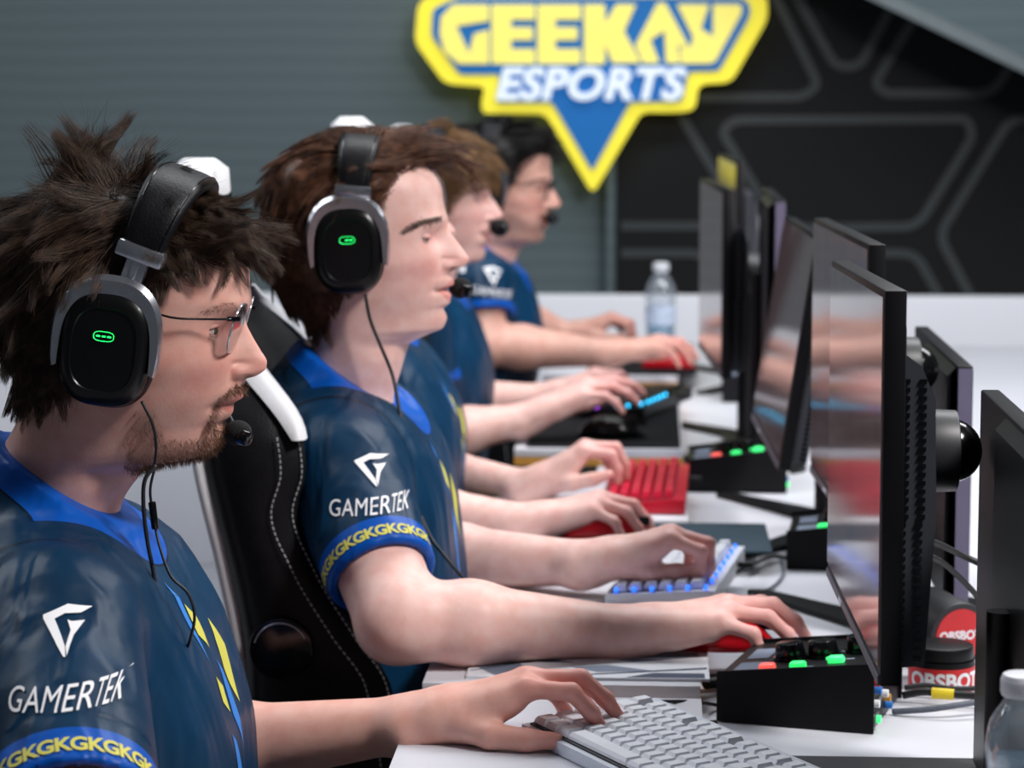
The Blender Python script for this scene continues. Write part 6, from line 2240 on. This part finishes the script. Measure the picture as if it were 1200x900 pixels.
# third: only ginger front hair and the tip of the nose show past the second player's face
Y3 = 3.84
a3R = dict(sh=J(402, 448, 3.65), el=J(462, 602, 3.58), wr=J(620, 614, 3.53), hf=0.5, left=False, slv=(0.070, 0.064), sc=0.98,
           hand=dict(fwd=(0.94, 0.0, 0.32), flex=[(32, 34, 16), (32, 36, 16), (36, 38, 16), (42, 44, 18)], thumb=[(0.7, 0.6, -0.4), (0.85, 0.45, -0.3), (0.95, 0.2, -0.3)]))
a3L = dict(sh=J(407, 440, 4.03), el=J(480, 552, 4.02), wr=J(622, 572, 3.88), hf=0.5, left=True, slv=(0.070, 0.064), sc=0.95,
           hand=dict(fwd=(0.78, 0.0, 0.58), flex=[(42, 62, 22), (38, 60, 22), (40, 60, 22), (44, 56, 22)], thumb=[(0.75, 0.5, -0.45), (0.90, 0.25, -0.4), (0.94, 0.2, -0.3)]))
B3 = body_from(Y3, (395, 360), (396, 412), (424, 470), (440, 540), (430, 640))
B3['torso'] = B3['torso'][:1] + [(J(374, 425, Y3), 0.10, 0.072)] + B3['torso'][1:]
p3, j3, bv3, off3, o3, h3, Mw3 = other(Y3, (533, 271), -3, 0.98, SKIN2, HAIR['p3'], 'person with ginger hair mostly hidden behind another, one hand on the red keyboard', 31, [a3R, a3L],
                                       B3, thick=[(a, b, c * (1.0 if a > 0.07 else 0.35)) for a, b, c in thick2])
for nm, pl, mm in (('chest_print', CHEST_Y, 'yellow_ink'), ('chest_print', CHEST_B, 'lightblue_ink')):
    front_print(j3, bv3, off3, nm, pl, M[mm], (0.1, Y3, at(480, 430, Y3).z))
# fourth: light brown fringe, looking down
Y4 = 4.62
a4R = dict(sh=J(478, 378, 4.42), el=J(505, 512, 4.44), wr=J(624, 489, 4.50), hf=0.55, left=False, slv=(0.070, 0.062), sc=0.96, hsc=1.08,
           hand=dict(fwd=(0.86, 0.10, 0.48), flex=[(24, 14, 22), (24, 20, 22), (26, 26, 22), (30, 30, 24)], thumb=[(0.7, 0.6, -0.4), (0.85, 0.45, -0.3), (0.95, 0.2, -0.3)]))
a4L = dict(sh=J(482, 374, 4.80), el=J(520, 470, 4.84), wr=J(640, 466, 4.86), hf=0.6, left=True, slv=(0.070, 0.064), sc=0.92,
           hand=dict(fwd=(0.88, 0.0, 0.42), flex=[(30, 46, 16), (28, 44, 16), (32, 44, 16), (36, 44, 18)], thumb=[(0.75, 0.5, -0.45), (0.90, 0.25, -0.4), (0.94, 0.2, -0.3)]))
scalp4 = L2([(523, 246), (500, 244), (470, 250), (455, 275), (449, 300), (440, 330), (400, 350), (392, 385), (360, 392), (330, 380), (250, 330), (250, 100), (560, 100), (560, 246)])
fl4 = flows([(315, 260, -0.1, 1, 0, 0.15, 0.06), (330, 330, 0.2, 1, 0, 0.08, 0.05), (360, 365, 0.3, 1, 0, 0.05, 0.03), (340, 210, -0.4, 0.9, 0.2, 0.15, 0.06), (420, 168, 0.6, 0.15, 0.3, 0.15, 0.06), (480, 180, 0.8, 0.5, 0.1, 0.15, 0.06), (510, 210, 0.5, 0.9, 0.0, 0.2, 0.05), (518, 238, 0.15, 1, 0, 0.25, 0.03), (470, 230, 0.2, 1, 0, 0.12, 0.05), (446, 300, 0, 1, 0, 0.05, 0.02)], Y2, o2)
th4 = [(x, z, t) for (x, z), t in zip(L2([(320, 250), (335, 320), (355, 365), (350, 200), (390, 175), (430, 165), (480, 175), (510, 205), (520, 240), (470, 250), (440, 310)]), (0.026, 0.024, 0.016, 0.022, 0.014, 0.013, 0.017, 0.016, 0.012, 0.012, 0.006))]
p4, j4, bv4, off4, o4, h4, Mw4 = other(Y4, (589, 252), 4, 1.0, SKIN2, HAIR['p4'], 'person with a light brown fringe looking down, hand raised over the black mouse', 41, [a4R, a4L],
                                       body_from(Y4, (485, 305), (482, 352), (480, 405), (486, 470), (480, 560)), fl=fl4, scalp=scalp4, thick=th4, lid=(-10, -26))
H4 = make_headset('blurred black headset on the light-haired player with the fringe', o4, math.radians(3), math.radians(10), math.radians(0), 0.136, hw=0.083, vc=0.070, led=False, plain=True, mic=at(585, 267, Y4 - 0.02) - o4, mic_r=0.017)
# fifth: black hair, glasses, stubble
Y5 = 5.60
a5R = dict(sh=J(560, 334, 5.42), el=J(566, 404, 5.38), wr=J(716, 414, 5.46), hf=0.52, left=False, slv=(0.076, 0.070), sc=1.06,
           hand=dict(fwd=(0.95, 0.05, 0.24), flex=[(18, 32, 16), (20, 34, 16), (24, 34, 16), (28, 36, 18)], thumb=[(0.7, 0.6, -0.4), (0.85, 0.45, -0.3), (0.95, 0.2, -0.3)]))
a5L = dict(sh=J(562, 330, 5.80), el=J(606, 376, 5.92), wr=J(668, 392, 5.95), hf=0.6, left=True, slv=(0.074, 0.068), sc=1.0,
           hand=dict(fwd=(0.88, 0.0, 0.36), flex=[(40, 60, 30), (40, 60, 30), (44, 60, 30), (48, 60, 30)], thumb=[(0.75, 0.5, -0.45), (0.90, 0.25, -0.4), (0.94, 0.2, -0.3)]))
stub = (L2([(440, 330), (470, 330), (500, 350), (514, 320), (536, 316), (536, 345), (524, 358), (530, 392), (460, 420), (420, 400)]), 0.40, (0.07, 0.045, 0.035))
fl5 = flows([(315, 260, -0.4, 0.7, 0, 0.5, 0.035), (330, 330, 0.2, 1, 0, 0.2, 0.03), (360, 365, 0.3, 1, 0, 0.05, 0.02), (340, 210, -0.5, 0.3, 0.2, 0.7, 0.04), (420, 168, 0.3, -0.5, 0.3, 0.9, 0.035), (480, 180, 0.8, 0.0, 0.1, 0.8, 0.04), (500, 200, 0.7, 0.7, 0.0, 0.6, 0.045), (510, 215, 0.5, 1, 0, 0.4, 0.03), (465, 230, 0.4, 1, 0, 0.3, 0.035), (446, 300, 0, 1, 0, 0.05, 0.02)], Y2, o2)
scalp5 = L2([(508, 206), (490, 212), (470, 226), (456, 260), (449, 300), (444, 340), (400, 350), (392, 380), (360, 392), (330, 380), (250, 330), (250, 100), (560, 100), (545, 190)])
th5 = [(a, b, c * 1.55) for a, b, c in th4]
p5, j5, bv5, off5, o5, h5, Mw5 = other(Y5, (657, 239), 7, 1.04, SKIN5, HAIR['p5'], 'farthest person, black hair, glasses and stubble, resting a hand on the farthest red mouse', 51, [a5R, a5L],
                                       body_from(Y5, (575, 288), (566, 322), (562, 372), (558, 425), (545, 490)), fl=fl5, scalp=scalp5, thick=th5, beard=stub, yaw=-4)
sleeve_print(j5, bv5, off5, 575, 324, 5.33, 0.4, cx_txt=(0, -20), txt_w=46, rot=-0.2, emb=22, step=0.006)
H5 = make_headset('blurred black and silver headset on the farthest player with black hair', o5 + Vector((0.0, 0, 0.004)), math.radians(-4), math.radians(4), math.radians(6), 0.146, hw=0.086, vc=0.074, led=False, plain=True, mic=at(648, 257, Y5 - 0.02) - o5, mic_r=0.015)
make_glasses('dark-rimmed glasses on the farthest player', o5, math.radians(-4), (Mw5 @ Vector((eye2[0], 0, eye2[1])) - o5).x + 0.022, (Mw5 @ Vector((eye2[0], 0, eye2[1])) - o5).z, 0.03, col='dark_grey', rim_r=(0.026, 0.019))

# ---- headset leads hanging in front of the jerseys
cable('headset_cable', [at(166, 470, 2.19), at(178, 495, 2.19), at(183, 520, 2.20), at(181, 548, 2.21), at(176, 575, 2.21), at(180, 605, 2.21), at(187, 640, 2.2), at(200, 675, 2.18), at(220, 695, 2.18), at(228, 722, 2.18), at(222, 752, 2.18), at(213, 772, 2.2)], 0.0014, M['cable'], 'thin headset lead looping from the front player\'s ear cup past the chest', 6)
cable('headset_cable', [at(183, 545, 2.205), at(170, 562, 2.2), at(168, 590, 2.2), at(172, 630, 2.2), at(180, 672, 2.2), at(186, 712, 2.2), at(194, 742, 2.2), at(206, 790, 2.2), at(232, 850, 2.19), at(262, 905, 2.18)], 0.0019, M['cable'], 'thicker headset lead running down the front edge of the front player\'s jersey', 6)
bm = BM(); cyl(bm, at(178, 588, 2.205), at(182, 620, 2.205), 0.0034, seg=12, bev=0.001)
o = obj('inline_remote', bm, M['black_gloss'], None, 35, off=at(180, 604, 2.205)); o.location = at(180, 604, 2.205); tag(o, 'small black inline remote on the front player\'s headset lead', 'remote')
cable('headset_cable', [at(428, 345, 2.97), at(434, 375, 2.97), at(446, 405, 2.97), at(460, 440, 2.97), at(468, 480, 2.95), at(478, 540, 2.92), at(492, 600, 2.9), at(506, 632, 2.88), at(520, 650, 2.86), at(545, 680, 2.86), at(566, 702, 2.87)], 0.0022, M['cable'], 'headset lead hanging from the chestnut-haired player\'s ear cup to the table', 6)
